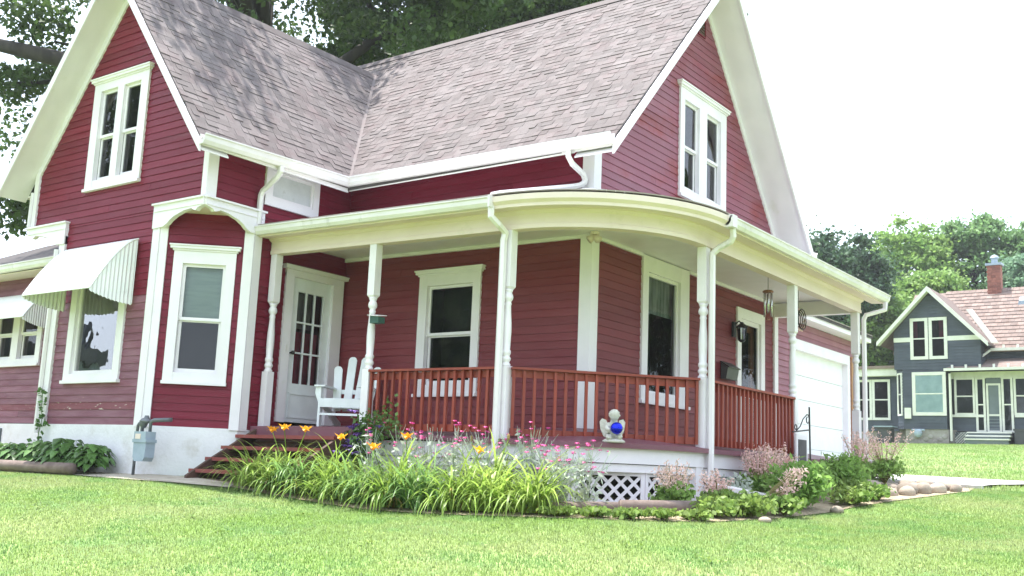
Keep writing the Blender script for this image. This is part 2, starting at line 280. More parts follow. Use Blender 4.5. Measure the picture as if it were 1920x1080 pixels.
def _tps(a, b):
    r2 = ((a[:, None, :] - b[None]) ** 2).sum(-1); return np.where(r2 > 1e-12, r2 * np.log(np.maximum(r2, 1e-12)) / 2, 0)
_n = len(CP); _A = np.zeros((_n + 3, _n + 3)); _A[:_n, :_n] = _tps(CP[:, :2], CP[:, :2]) + np.eye(_n) * 0.4
_A[:_n, _n] = 1; _A[:_n, _n + 1:] = CP[:, :2]; _A[_n, :_n] = 1; _A[_n + 1:, :_n] = CP[:, :2].T
_W = np.linalg.solve(_A, np.concatenate([CP[:, 2], np.zeros(3)]))
def G(x, y):
    x = np.atleast_1d(np.asarray(x, float)); y = np.atleast_1d(np.asarray(y, float)); q = np.stack([np.clip(x, -110, 110), np.clip(y, -110, 110)], 1)
    out = np.empty(len(q))
    for i in range(0, len(q), 20000): c = q[i:i + 20000]; out[i:i + 20000] = _tps(c, CP[:, :2]) @ _W[:_n] + _W[_n] + c @ _W[_n + 1:]
    return out
def g(x, y): return float(G(x, y)[0])
xs = np.concatenate([-np.geomspace(400, 14, 22), np.arange(-13.5, 9.6, .3), np.geomspace(10, 400, 22)])
ys = np.concatenate([-np.geomspace(400, 13, 22), np.arange(-12.5, 14.1, .3), np.geomspace(14.5, 400, 30)])
XX, YY = np.meshgrid(xs, ys); ZZ = G(XX.ravel(), YY.ravel()); nx = len(xs); ii = np.arange(len(ys) - 1)[:, None] * nx + np.arange(nx - 1)[None]; ii = ii.ravel()
o = npobj('lawn_ground', np.stack([XX.ravel(), YY.ravel(), ZZ], 1), np.stack([ii, ii + 1, ii + nx + 1, ii + nx], 1), 'lawn', kind='structure'); o.data.shade_smooth()
BED = [(-4.3, -1.8), (-4.2, -2.75), (-3.4, -2.82), (-2.5, -2.86), (-.9, -2.86), (.4, -2.82), (1.3, -2.68), (1.82, -2.40), (2.22, -1.98), (2.50, -1.45), (2.68, -.6), (2.72, .4), (2.82, 1.4), (3.0, 2.2), (3.25, 3.2), (3.45, 4.4), (3.3, 5.3), (1.2, 5.5), (1.2, 0), (0, -1.2), (-4, -1.2)]
BED2 = [(-12, -1.8), (-12, -3.45), (-9, -3.42), (-7, -3.40), (-5.8, -3.38), (-5.5, -2.7), (-7.7, -2.6), (-8.7, -1.8)]
DRV = [(1.75, 5.45), (3.4, 5.30), (3.15, 7.6), (3.3, 9.6), (5, 10.3), (14, 10.4), (14, 11.2), (-.48, 11.2), (-.48, 6.3), (1.6, 6.2)]
def inside(x, y, P):
    r = np.zeros(len(x), bool); n = len(P)
    for i in range(n):
        (x1, y1), (x2, y2) = P[i], P[(i + 1) % n]
        c = ((y1 > y) != (y2 > y)) & (x < (x2 - x1) * (y - y1) / (y2 - y1 + 1e-12) + x1); r ^= c
    return r
def sheet(name, P, lift, m, **kw):   # flat-lying polygon draped over the terrain
    import bmesh
    P2 = []
    for i in range(len(P)):
        a, b = Vector(P[i]), Vector(P[(i + 1) % len(P)]); k = max(1, int((b - a).length / .3))
        P2 += [a.lerp(b, j / k) for j in range(k)]
    bm = bmesh.new(); bm.faces.new([bm.verts.new((p.x, p.y, 0)) for p in P2]); bmesh.ops.triangulate(bm, faces=bm.faces[:])
    for _ in range(2): bmesh.ops.subdivide_edges(bm, edges=[e for e in bm.edges if e.calc_length() > .5], cuts=1); bmesh.ops.triangulate(bm, faces=[f for f in bm.faces if len(f.verts) > 3])
    zz = G([v.co.x for v in bm.verts], [v.co.y for v in bm.verts])
    for v, z in zip(bm.verts, zz): v.co.z = z + lift
    bmesh.ops.recalc_face_normals(bm, faces=bm.faces[:])
    me = D.meshes.new(name); bm.to_mesh(me); bm.free(); me.materials.append(M[m]); o = put(D.objects.new(name, me), None, **kw); return o
sheet('flower_bed', BED, .012, 'soil', kind='structure'); sheet('hosta_bed', BED2, .012, 'soil', kind='structure')
# ---------------------------------------------------------------- the red house
HZ = 0.585; LX = -4.4; AY = -2.665
FA = Fr((0, AY, 0), (1, 0, 0), (0, -1, 0)); FS = Fr((LX, 0, 0), (0, 1, 0), (1, 0, 0)); FG = Fr((0, 0, 0), (0, 1, 0), (1, 0, 0)); FB = Fr((0, 0, 0), (1, 0, 0), (0, -1, 0))
CU = Vector((.91, .835, 0)).normalized(); CLEN = math.hypot(.91, .835); FC = Fr((-5.31, AY, 0), CU, (CU.y, -CU.x, 0)); FX = Fr((0, -1.75, 0), (1, 0, 0), (0, -1, 0))
house = thing('farmhouse', 'two gabled dark red clapboard farmhouse with white trim and wraparound porch', 'house')
BOARDS = []   # (visible size, mesh builder, material, wall part)
def wall(name, F, z0, z1, ext, holes=(), m='red', ex=.105, back=-.03):
    """sheathing + one wedge-shaped board per course and free stretch; ext(z) -> (a0, a1)"""
    sh = MB(); bl = []; z = z0
    while z < z1 - 1e-4:
        zt = min(z + ex, z1); b0, b1 = ext(z); t0, t1 = ext(zt)
        cuts = sorted([(h[0], h[1]) for h in holes if h[2] < zt - .004 and h[3] > z + .004]); spans = []; a = 'L'
        cur = (b0, t0)
        for (h0, h1) in cuts:
            if h0 > cur[0] + .01: spans.append((cur[0], h0, cur[1], h0))
            cur = (h1, h1)
        if b1 > cur[0] + .01: spans.append((cur[0], b1, cur[1], max(t1, cur[1] + .004)))
        cutsp = []
        for (p0, p1, q0, q1) in spans:   # long courses are laid in two lengths, butted with a hairline joint
            if p1 - p0 > 2.7 and q1 - q0 > 2.0: jx = rnd.uniform(max(p0, q0) + .6, min(p1, q1) - .6); cutsp += [(p0, jx, q0, jx), (jx + .002, p1, jx + .002, q1)]
            else: cutsp.append((p0, p1, q0, q1))
        for (p0, p1, q0, q1) in cutsp:
            if p1 - p0 < .012: continue
            sh.poly([F(p0, back, z), F(p1, back, z), F(q1, back, zt), F(q0, back, zt)])
            j = rnd.uniform(-.002, .002); e = .0012
            mb = MB().hexa([F(p0 + e, .018 + j, z), F(p1 - e, .018 + j, z), F(p1 - e, back + .004, z), F(p0 + e, back + .004, z),
                            F(q0 + e, .006, zt + .006), F(q1 - e, .006, zt + .006), F(q1 - e, back + .004, zt + .006), F(q0 + e, back + .004, zt + .006)])
            bl.append((max(p1 - p0, q1 - q0), mb, z))
        z = zt
    w = obj(name, sh, 'red_dark', house)
    for s, mb, z in bl: BOARDS.append((s, mb, m(z) if callable(m) else m, w))
    return w
def ring(mb, F, a0, a1, z0, z1, w, d0, d1, wb=None, wt=None):
    wb = wb or w; wt = wt or w
    mb.fbox(F, a0, a0 + w, d0, d1, z0, z1); mb.fbox(F, a1 - w, a1, d0, d1, z0, z1)
    mb.fbox(F, a0 + w, a1 - w, d0, d1, z0, z0 + wb); mb.fbox(F, a0 + w, a1 - w, d0, d1, z1 - wt, z1)
def window(F, a0, a1, z0, z1, lights, head=.20, cas=.115, bot=.10, meet=None, crown=.05, upper='curtain', lower='room', lowglass='glass2', parent=None, trim='white', scale_d=1.0, room='room'):
    """casing part with crown, sill, sashes, panes and what hangs behind; lights: list of (a0, a1) glazed openings"""
    par = parent or house; zt = z1 - head; zb = z0 + bot; mb = MB()
    mb.fbox(F, a0, lights[0][0], -.03, .045, z0, z1 - .05); mb.fbox(F, lights[-1][1], a1, -.03, .045, z0, z1 - .05)
    for k in range(len(lights) - 1): mb.fbox(F, lights[k][1], lights[k + 1][0], -.03, .043, zb, zt)
    mb.fbox(F, lights[0][0], lights[-1][1], -.03, .043, zt, z1 - .05); mb.fbox(F, lights[0][0], lights[-1][1], -.03, .040, z0, zb)
    w = obj('window', mb, trim, par)
    if crown: obj('crown', MB().fbox(F, a0 - crown, a1 + crown, .0, .085, z1 - .05, z1 - .012).fbox(F, a0 - crown - .012, a1 + crown + .012, .0, .10, z1 - .012, z1 + .008).fbox(F, a0 - .02, a1 + .02, .0, .060, z1 - .075, z1 - .05), trim, w)
    obj('sill', MB().fbox(F, a0 - .01, a1 + .01, .0, .075, z0 - .03, z0 + .012), trim, w)
    for (l0, l1) in lights:
        zm = meet or (zt + zb) / 2; s1 = MB(); ring(s1, F, l0, l1, zm - .022, zt, .042, -.035, -.004); s2 = MB(); ring(s2, F, l0, l1, zb, zm, .042, -.068, -.037, wb=.06)
        obj('sash', s1, trim, w); obj('sash', s2, trim, w)
        obj('pane', MB().poly([F(l0 + .04, -.02, zm + .018), F(l1 - .04, -.02, zm + .018), F(l1 - .04, -.02, zt - .04), F(l0 + .04, -.02, zt - .04)]), 'glass', w)
        obj('pane', MB().poly([F(l0 + .04, -.05, zb + .055), F(l1 - .04, -.05, zb + .055), F(l1 - .04, -.05, zm - .04), F(l0 + .04, -.05, zm - .04)]), lowglass, w)
        obj('backing', MB().fbox(F, l0 - .05, l1 + .05, -.42, -.40, zb - .02, zt + .02).fbox(F, l0 - .06, l0 - .05, -.40, -.07, zb, zt).fbox(F, l1 + .05, l1 + .06, -.40, -.07, zb, zt), room, w)
        if upper: obj('curtain', MB().fbox(F, l0 - .04, l1 + .04, -.115, -.11, zm - .01, zt + .01), upper, w)
        if lower != 'room': obj('curtain', MB().fbox(F, l0 - .04, l1 + .04, -.14, -.135, zb - .01, zm - .012), lower, w)
    return w
def hole(l, z0, z1): return (l[0] - .03, l[1] + .03, z0, z1)
# window openings: (casing, lights)
WA_U = (-7.29, -5.92, 4.06, 5.79); WA_L = (-7.29, -5.93, 1.20, 3.05); WC = (.205, 1.045, 1.18, 3.06); WB_F = (-2.85, -1.74, 1.18, 2.94); WG_U = (2.32, 3.90, 4.31, 6.05); WG_L = (1.29, 2.67, 1.19, 3.20)
RB0 = lambda z: (z - 4.27) / 1.09 - .45; RB1 = lambda z: 2.98 + (8.01 - z) / 1.18   # roof planes of the right gable
RA = lambda z: (7.45 - z) / 1.28
SIDEDOOR = (4.36, 5.44, .70, 2.93); FDOOR = (-1.20, -.06, .72, 2.96)
wall('gable_wall', FA, 3.56, 7.27, lambda z: (max(-8.60, -6.5 - RA(z + .18)), min(-4.46, -6.5 + RA(z + .18))), [(-7.14, -6.07, 4.16, 5.62)])
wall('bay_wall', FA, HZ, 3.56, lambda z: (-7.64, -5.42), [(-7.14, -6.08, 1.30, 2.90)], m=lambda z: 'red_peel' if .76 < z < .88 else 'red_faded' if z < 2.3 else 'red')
wall('bay_wall', FC, HZ, 3.545, lambda z: (.08, CLEN - .08), [(.33, .92, 1.29, 2.86)])
wall('side_wall', FS, HZ, 3.56, lambda z: (-1.72, 0), [(-1.12, -.14, .6, 2.84)])
wall('side_wall', FS, 3.56, 4.63, lambda z: (-2.59, 0), [(-1.62, -.78, 3.85, 4.24)])
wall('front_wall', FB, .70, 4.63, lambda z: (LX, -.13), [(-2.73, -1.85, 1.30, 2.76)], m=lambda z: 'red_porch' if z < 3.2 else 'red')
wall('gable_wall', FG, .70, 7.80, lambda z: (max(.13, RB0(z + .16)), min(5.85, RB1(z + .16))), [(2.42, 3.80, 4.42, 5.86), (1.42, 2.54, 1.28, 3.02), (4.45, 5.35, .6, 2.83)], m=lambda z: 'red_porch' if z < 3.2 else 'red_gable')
wall('side_wing_wall', FX, .64, 3.22, lambda z: (-13.5, -8.66), [(-11.10, -9.74, 1.70, 2.60)], m=lambda z: 'red_peel' if .83 < z < .90 else 'red_faded')
BOARDS.sort(key=lambda b: -b[0])
for s, mb, m, w in BOARDS[:292]: obj('clapboard', mb, m, w)
rest = {}
for s, mb, m, w in BOARDS[292:]:
    r = rest.setdefault((m, w.name), (MB(), m, w)); i = len(r[0].v); r[0].v += mb.v; r[0].f += [tuple(k + i for k in f) for f in mb.f]
for (r, m, w) in rest.values(): obj('clapboard', r, m, w, kind='stuff')
# windows
window(FA, *WA_U, [(-7.11, -6.68), (-6.52, -6.10)], head=.20, bot=.13, meet=4.88, upper=None)
mb = MB(); ring(mb, FA, -7.29, -5.93, 1.20, 3.05, .15, -.03, .045, wb=.10); w = obj('window', mb, 'white', house); mb = MB(); ring(mb, FA, -7.14, -6.08, 1.30, 2.90, .05, -.05, .0); obj('sash', mb, 'white', w)
obj('pane', MB().poly([FA(-7.10, -.03, 1.34), FA(-6.12, -.03, 1.34), FA(-6.12, -.03, 2.86), FA(-7.10, -.03, 2.86)]), 'mirror', w); obj('backing', MB().fbox(FA, -7.2, -6.0, -.42, -.40, 1.2, 3.0), 'room', w); obj('sill', MB().fbox(FA, -7.31, -5.91, 0, .075, 1.165, 1.21), 'white', w)
window(FC, *WC, [(.335, .915)], head=.25, bot=.13, meet=2.05, upper='blind', lower='room')
window(FB, *WB_F, [(-2.70, -1.87)], head=.22, bot=.14, meet=2.03, upper=None)
window(FG, *WG_U, [(2.46, 2.95), (3.21, 3.70)], head=.24, bot=.13, meet=5.10, upper=None)
w = window(FX, -11.25, -9.62, 1.62, 2.72, [(-11.10, -10.55), (-10.34, -9.76)], head=.12, bot=.10, meet=2.16, crown=0, upper=None)
# big porch window: one large pane
mb = MB(); F = FG
mb.fbox(F, 1.29, 1.45, -.03, .045, 1.19, 3.20); mb.fbox(F, 2.40, 2.67, -.03, .045, 1.19, 3.20); mb.fbox(F, 1.45, 2.40, -.03, .043, 2.98, 3.20); mb.fbox(F, 1.45, 2.40, -.03, .043, 1.19, 1.30)
w = obj('window', mb, 'white', house); mb = MB(); ring(mb, F, 1.45, 2.40, 1.30, 2.98, .045, -.05, .0); obj('sash', mb, 'white', w)
obj('pane', MB().poly([F(1.49, -.03, 1.34), F(2.36, -.03, 1.34), F(2.36, -.03, 2.94), F(1.49, -.03, 2.94)]), 'clear', w)
obj('backing', MB().fbox(F, 1.40, 2.45, -.50, -.48, 1.2, 3.1), 'room', w); obj('curtain', MB().fbox(F, 1.40, 2.45, -.12, -.115, 2.45, 3.0), 'curtain', w)
obj('sill', MB().fbox(F, 1.27, 2.69, 0, .075, 1.155, 1.20), 'white', w)
# boarded upper window on the side wall
mb = MB(); F = FS; ring(mb, F, -1.71, -.69, 3.74, 4.36, .115, -.03, .05); w = obj('boarded_window', mb, 'white', house)
mb = MB().fbox(F, -1.595, -.805, -.03, .012, 3.855, 4.245); mb2 = MB(); ring(mb2, F, -1.595, -.805, 3.855, 4.245, .035, .012, .03)
obj('board', mb, 'board', w); obj('moulding', mb2, 'white', w)
# front door with nine lights
F = FS; mb = MB(); mb.fbox(F, -1.20, -1.045, -.03, .045, .73, 2.86); mb.fbox(F, -.27, -.06, -.03, .045, .73, 2.86); mb.fbox(F, -1.20, -.06, -.03, .044, 2.815, 2.91)
mb.fbox(F, -1.25, -.01, 0, .09, 2.91, 2.95).fbox(F, -1.265, .0, 0, .105, 2.95, 2.968)
obj('door_frame', mb, 'white', house)
mb = MB(); a0, a1, b0, b1 = -1.045, -.27, .74, 2.815; g0, g1, h0, h1 = -.905, -.405, 1.29, 2.62
mb.fbox(F, a0, g0, -.06, -.01, b0, b1); mb.fbox(F, g1, a1, -.06, -.01, b0, b1); mb.fbox(F, g0, g1, -.06, -.01, h1, b1); mb.fbox(F, g0, g1, -.06, -.01, b0, h0)
ring(mb, F, -.96, -.34, .80, 1.16, .025, -.01, .004)
dr = obj('door', mb, 'chair', house)
for i in (1, 2): a = g0 + (g1 - g0) * i / 3; z = h0 + (h1 - h0) * i / 3; obj('muntin', MB().fbox(F, a - .012, a + .012, -.05, -.012, h0, h1), 'chair', dr); obj('muntin', MB().fbox(F, g0, g1, -.049, -.013, z - .012, z + .012), 'chair', dr)
for i in range(3):
    for j in range(3):
        p0 = g0 + (g1 - g0) * i / 3 + .012; p1 = g0 + (g1 - g0) * (i + 1) / 3 - .012; q0 = h0 + (h1 - h0) * j / 3 + .012; q1 = h0 + (h1 - h0) * (j + 1) / 3 - .012
        obj('pane', MB().poly([F(p0, -.03, q0), F(p1, -.03, q0), F(p1, -.03, q1), F(p0, -.03, q1)]), 'glass', dr)
obj('curtain', MB().fbox(F, g0, g1, -.11, -.10, h0, 2.05), 'redcurt', dr); obj('curtain', MB().fbox(F, g0, -.55, -.115, -.105, 2.1, h1), 'curtain', dr); obj('backing', MB().fbox(F, a0, a1, -.35, -.33, .74, 2.8), 'room', dr)
obj('knob', MB().tube([F(-.985, -.01, 1.72), F(-.985, .04, 1.72)], .012).ball(F(-.985, .055, 1.72), .03), 'iron', dr, smooth=True); obj('lock_plate', MB().fbox(F, -1.125, -1.09, .045, .052, 1.72, 1.82), 'gutter', dr)
# side door
F = FG; mb = MB(); mb.fbox(F, 4.36, 4.51, -.03, .045, .72, 2.93); mb.fbox(F, 5.29, 5.44, -.03, .045, .72, 2.93); mb.fbox(F, 4.51, 5.29, -.03, .044, 2.76, 2.93); obj('door_frame', mb, 'white', house)
mb = MB(); ring(mb, F, 4.51, 5.29, .72, 2.76, .07, -.02, .012); mb.fbox(F, 4.58, 5.22, -.018, .01, 1.50, 1.56); dr = obj('storm_door', mb, 'white', house)
obj('pane', MB().poly([F(4.58, -.006, .8), F(5.22, -.006, .8), F(5.22, -.006, 2.69), F(4.58, -.006, 2.69)]), 'clear', dr)
mb = MB().fbox(F, 4.51, 5.29, -.12, -.08, .72, 1.62).fbox(F, 4.51, 4.66, -.12, -.08, 1.62, 2.76).fbox(F, 5.14, 5.29, -.12, -.08, 1.62, 2.76).fbox(F, 4.66, 5.14, -.12, -.08, 2.6, 2.76); obj('inner_door', mb, 'wood', dr)
obj('backing', MB().fbox(F, 4.5, 5.3, -.5, -.48, .72, 2.76), 'room', dr)
# gable vent
F = FG; mb = MB(); ring(mb, F, 2.90, 3.14, 7.02, 7.30, .02, 0, .04); v = obj('gable_vent', mb, 'red', house)
for k in range(5): obj('louvre', MB().fbox(F, 2.92, 3.12, .004 + .001 * k, .03, 7.05 + k * .048, 7.085 + k * .048), 'dark_wood', v)
# corner boards, bay posts, frieze
def part(name, m, *boxes, parent=house):
    mb = MB()
    for b in boxes: mb.fbox(*b)
    return obj(name, mb, m, parent)
part('corner_board', 'white', (FB, -.13, .047, 0, .045, .70, 4.52)); part('corner_board', 'white', (FG, .0, .13, 0, .047, .70, 4.42))
part('corner_board', 'white', (FG, 5.85, 6.0, 0, .047, .70, 4.60)); part('corner_board', 'white', (FA, -4.46, -4.355, 0, .045, 3.58, 4.55)); part('corner_board', 'white', (FS, -2.665, -2.54, 0, .045, 3.58, 4.42))
part('corner_board', 'white', (FA, -8.70, -8.58, 0, .045, 3.58, 4.62))
part('bay_post', 'white', (FA, -5.44, -5.285, 0, .05, HZ - .02, 3.40), (FC, .0, .10, .0, .05, HZ - .02, 3.40)); part('bay_post', 'white', (FC, CLEN - .10, CLEN + .03, 0, .05, HZ - .02, 3.40), (FS, -1.83, -1.70, 0, .05, HZ - .02, 3.40))
part('bay_post', 'white', (FA, -7.78, -7.63, 0, .05, HZ - .02, 3.40))
def bracket(F, a_post, a_tip, ext, d=.07):
    s = 1 if a_tip > a_post else -1; L = abs(a_tip - a_post); q = lambda t, z: F(a_post + s * t, .0, z)
    pr = [(-ext, 3.60), (L + .045, 3.60), (L + .045, 3.50), (L - .07, 3.47), (L - .11, 3.435), (L - .16, 3.45), (L - .20, 3.475), (.62 * L, 3.46), (.42 * L, 3.41), (.31 * L, 3.36), (.25 * L, 3.315), (.17 * L, 3.285), (.0, 3.275), (-ext, 3.275)]
    mb = MB().prism([q(t, z) for t, z in pr], Vector(F.n) * d)
    b = obj('eave_bracket', mb, 'white', house); mb = MB(); lo, hi = sorted((a_post - s * (ext + .02), a_tip + s * .055)); mb.fbox(F, lo, hi, 0, d + .03, 3.60, 3.625); obj('cap', mb, 'white', b)
    lo, hi = sorted((a_post - s * ext, a_tip + s * .045)); obj('moulding', MB().fbox(F, lo + .02, hi - .02, d, d + .012, 3.505, 3.518), 'white', b)
bracket(FA, -5.36, LX, .08); bracket(FS, -1.78, AY, .08); bracket(FA, -7.70, -8.66, .07)
obj('overhang_soffit', MB().poly([(-5.31, AY, 3.52), (LX, AY, 3.52), (LX, -1.83, 3.52)]).poly([(-7.75, AY, 3.52), (-8.66, AY, 3.52), (-8.66, -1.75, 3.52)]), 'cream', house)
# foundation and hidden shell
mb = MB(); P = [(-7.80, AY - .03), (-5.30, AY - .03), (-4.37, -1.84), (-4.37, -.1), (-7.80, -.1)]
mb.prism([(x, y, -.6) for x, y in P], (0, 0, HZ + .6)); mb.box(-13.5, -7.82, -1.79, -.1, -.6, .63); obj('foundation', mb, 'found', house)
obj('basement_window', MB().box(-13, -10.5, -1.82, -1.795, .18, .55), 'nscreen', house)
mb = MB(); mb.poly([(-7.75, AY, .5), (-8.66, -1.75, .5), (-8.66, -1.75, 3.6), (-7.75, AY, 3.6)]).poly([(-8.66, AY, 3.52), (-8.66, 6, 3.52), (-8.66, 6, 4.6), (-8.66, AY, 4.6)]).poly([(-8.66, 6, 0), (0, 6, 0), (0, 6, 4.5), (-8.66, 6, 4.5)]).poly([(-8.66, -1.75, 0), (-8.66, 6, 0), (-8.66, 6, 3.52), (-8.66, -1.75, 3.52)])
mb.box(-13.5, -8.7, -1.5, 3, .6, 3.2); obj('rear_wall', mb, 'red_dark', house)
# ---------------------------------------------------------------- roofs
RX = .55; zB = lambda y: 4.27 + 1.09 * (y + .45); zBb = lambda y: 8.01 - 1.18 * (y - 2.98); zA = lambda x: 7.45 - 1.28 * abs(x + 6.5)
yv = lambda x: (zA(x) - 4.27) / 1.09 - .45; xv = lambda y: -6.5 + (7.45 - zB(y)) / 1.28   # valley
VT = (-6.5, yv(-6.5)); VB = (-4.0, yv(-4.0))
def slab(mb, pts, t=.055): return mb.prism([(p[0], p[1], p[2] - .012) for p in pts], (0, 0, -t))
mb = MB(); slab(mb, [(RX, -.45, zB(-.45)), (RX, 2.98, 8.01), (-6.5, 2.98, 8.01), (-6.5, VT[1], 7.45), (-4, VB[1], zB(VB[1]))]); slab(mb, [(-6.5, VT[1], 7.45), (-6.5, 2.98, 8.01), (-9, 2.98, 8.01), (-9, -.45, 4.27)])
slab(mb, [(RX, 2.98, 8.01), (RX, 6.32, zBb(6.32)), (-9, 6.32, zBb(6.32)), (-9, 2.98, 8.01)]); roofB = obj('roof', mb, 'felt', house)
mb = MB(); slab(mb, [(-4, -3.1, zA(-4)), (-4, VB[1], zA(-4)), (-6.5, VT[1], 7.45), (-6.5, -3.1, 7.45)]); slab(mb, [(-9, -3.1, zA(-9)), (-6.5, -3.1, 7.45), (-6.5, VT[1], 7.45), (-9, VB[1], zA(-9))]); roofA = obj('roof', mb, 'felt', house)
SH = []
def shingles(org, du, ds, lens, u_rng, nrm, roof, ex=.128):
    o_, du, ds, nrm = Vector(org), Vector(du).normalized(), Vector(ds).normalized(), Vector(nrm).normalized(); k = 0; s = 0.0
    while s < lens:
        s1 = min(s + ex, lens); u0, u1 = u_rng(s + .5 * ex); v0, v1 = u_rng(s1); u = u0 - rnd.uniform(0, .3)
        while u < u1:
            wd = rnd.choice((.10, .13, .16, .16, .18, .21)); a, b = max(u, u0), min(u + wd - .004, u1); a2, b2 = max(u, v0), min(u + wd - .004, v1)
            if b - a > .02:
                if b2 - a2 < .01: a2, b2 = (a, a + .01) if a2 <= a else (b - .01, b)
                t = rnd.choice((.003, .006, .009, .013)) + rnd.uniform(-.001, .002); q = lambda uu, ss, h: o_ + du * uu + ds * ss + nrm * h
                mb = MB().hexa([q(a, s, t), q(b, s, t), q(b, s, -.012), q(a, s, -.012), q(a2, s1 + .01, .004), q(b2, s1 + .01, .004), q(b2, s1 + .01, -.012), q(a2, s1 + .01, -.012)])
                c = q((a + b) / 2, s, 0); SH.append(((c - CAM).length / math.sqrt(b - a), mb, roof))
            u += wd
        s += ex; k += 1
cb = 1 / math.hypot(1, 1.09); ca = 1 / math.hypot(1, 1.28)
shingles((0, -.47, zB(-.47)), (1, 0, 0), (0, 1, 1.09), (2.98 + .45) / cb, lambda s: (xv(-.47 + s * cb) if s * cb - .47 < VT[1] else -9, RX + .01), (0, -1.09, 1), roofB)
shingles((-3.98, 0, zA(-3.98)), (0, 1, 0), (-1, 0, 1.28), 2.5 / ca, lambda s: (-3.12, yv(-3.98 - s * ca)), (1.28, 0, 1), roofA)
SH.sort(key=lambda t: t[0])
for d_, mb, r in SH[:298]: obj('shingle', mb, 'shingle', r)
for R in (roofA, roofB):
    big = MB()
    for d_, mb, r in SH[298:]:
        if r is R: i = len(big.v); big.v += mb.v; big.f += [tuple(k + i for k in f) for f in mb.f]
    obj('shingle', big, 'shingle', R, kind='stuff')
obj('ridge_cap', MB().prism([(RX, 2.85, 7.90), (RX, 2.98, 8.045), (RX, 3.11, 7.88), (RX, 2.98, 8.0)], (-9.5, 0, 0)), 'shingle', roofB); obj('ridge_cap', MB().prism([(-6.62, -3.1, 7.32), (-6.5, -3.1, 7.485), (-6.38, -3.1, 7.32), (-6.5, -3.1, 7.44)], (0, 5.5, 0)), 'shingle', roofA)
obj('valley_flashing', MB().poly([(-4.03, VB[1] - .03, zB(VB[1]) + .020), (-3.97, VB[1] + .01, zB(VB[1]) + .022), (-6.47, VT[1] + .01, 7.475), (-6.5, VT[1] - .03, 7.472)]), 'shingle', roofA)
# bargeboards, soffits
def rake(p0, p1, off_in, w, name, m, dz=-.03, t=.032):   # board under a sloping roof edge; p0,p1 on roof line, extruded by off_in
    h = w; a, b = Vector(p0), Vector(p1)
    return obj(name, MB().prism([a + Vector((0, 0, dz)), b + Vector((0, 0, dz)), b + Vector((0, 0, dz - h)), a + Vector((0, 0, dz - h))], Vector(off_in) * t), m, house)
rake((RX + .012, -.46, zB(-.46)), (RX + .012, 2.98, 8.01), (1, 0, 0), .15, 'bargeboard', 'white'); rake((RX + .012, 6.32, zBb(6.32)), (RX + .012, 2.98, 8.01), (1, 0, 0), .19, 'bargeboard', 'white')
rake((-4.0, -3.112, zA(-4)), (-6.5, -3.112, 7.45), (0, -1, 0), .15, 'bargeboard', 'white'); rake((-9.0, -3.112, zA(-9)), (-6.5, -3.112, 7.45), (0, -1, 0), .17, 'bargeboard', 'white')
SB = .16
def soff(pts): return obj('soffit', MB().prism([(p[0], p[1], p[2]) for p in pts], (0, 0, .02)), 'white', house)
soff([(0, -.45, zB(-.45) - SB), (RX, -.45, zB(-.45) - SB), (RX, 2.98, 8.01 - SB), (0, 2.98, 8.01 - SB)]); soff([(0, 2.98, 8.01 - SB), (RX, 2.98, 8.01 - SB), (RX, 6.32, zBb(6.32) - SB), (0, 6.32, zBb(6.32) - SB)])
soff([(-4, AY, zA(-4) - SB), (-4, -3.1, zA(-4) - SB), (-6.5, -3.1, 7.45 - SB), (-6.5, AY, 7.45 - SB)]); soff([(-9, AY, zA(-9) - SB), (-6.5, AY, 7.45 - SB), (-6.5, -3.1, 7.45 - SB), (-9, -3.1, zA(-9) - SB)])
soff([(-3.99, -.445, zB(-.445) - .10), (0, -.445, zB(-.445) - .10), (0, -.03, zB(-.03) - .12), (LX + .03, -.03, zB(-.03) - .12)]); soff([(-4.01, AY, zA(-4.01) - .10), (-4.01, -.47, zA(-4.01) - .10), (LX + .03, -.06, zA(LX + .03) - .12), (LX + .03, AY, zA(LX + .03) - .12)]); soff([(-9, AY, 4.165), (-8.66, AY, 4.165), (-8.66, -.4, 4.165), (-9, -.4, 4.165)])
obj('eave_fascia', MB().box(-4.0, RX, -.453, -.43, 4.19, 4.245), 'white', house); obj('eave_fascia', MB().box(-4.02, -3.998, -3.1, -.455, 4.16, 4.235), 'white', house); obj('eave_fascia', MB().box(-9.005, -8.98, -3.1, -.4, 4.15, 4.235), 'white', house)
def frieze(F, pts):
    obj('frieze', MB().prism([F(a, 0, z) for a, z in pts], Vector(F.n) * .04), 'white', house)
for s in (1, -1):
    e = RA(4.62); frieze(FA, [(-6.5, 7.29), (-6.5 + s * 2.16, 7.29 - 2.16 * 1.28), (-6.5 + s * 2.16, 7.13 - 2.16 * 1.28), (-6.5, 7.13)])
frieze(FG, [(2.98, 7.86), (6.0, 7.86 - 3.02 * 1.18), (6.0, 7.74 - 3.02 * 1.18), (2.98, 7.74)]); frieze(FG, [(2.98, 7.86), (-.0, 7.86 - 2.98 * 1.09), (-.0, 7.74 - 2.98 * 1.09), (2.98, 7.74)])
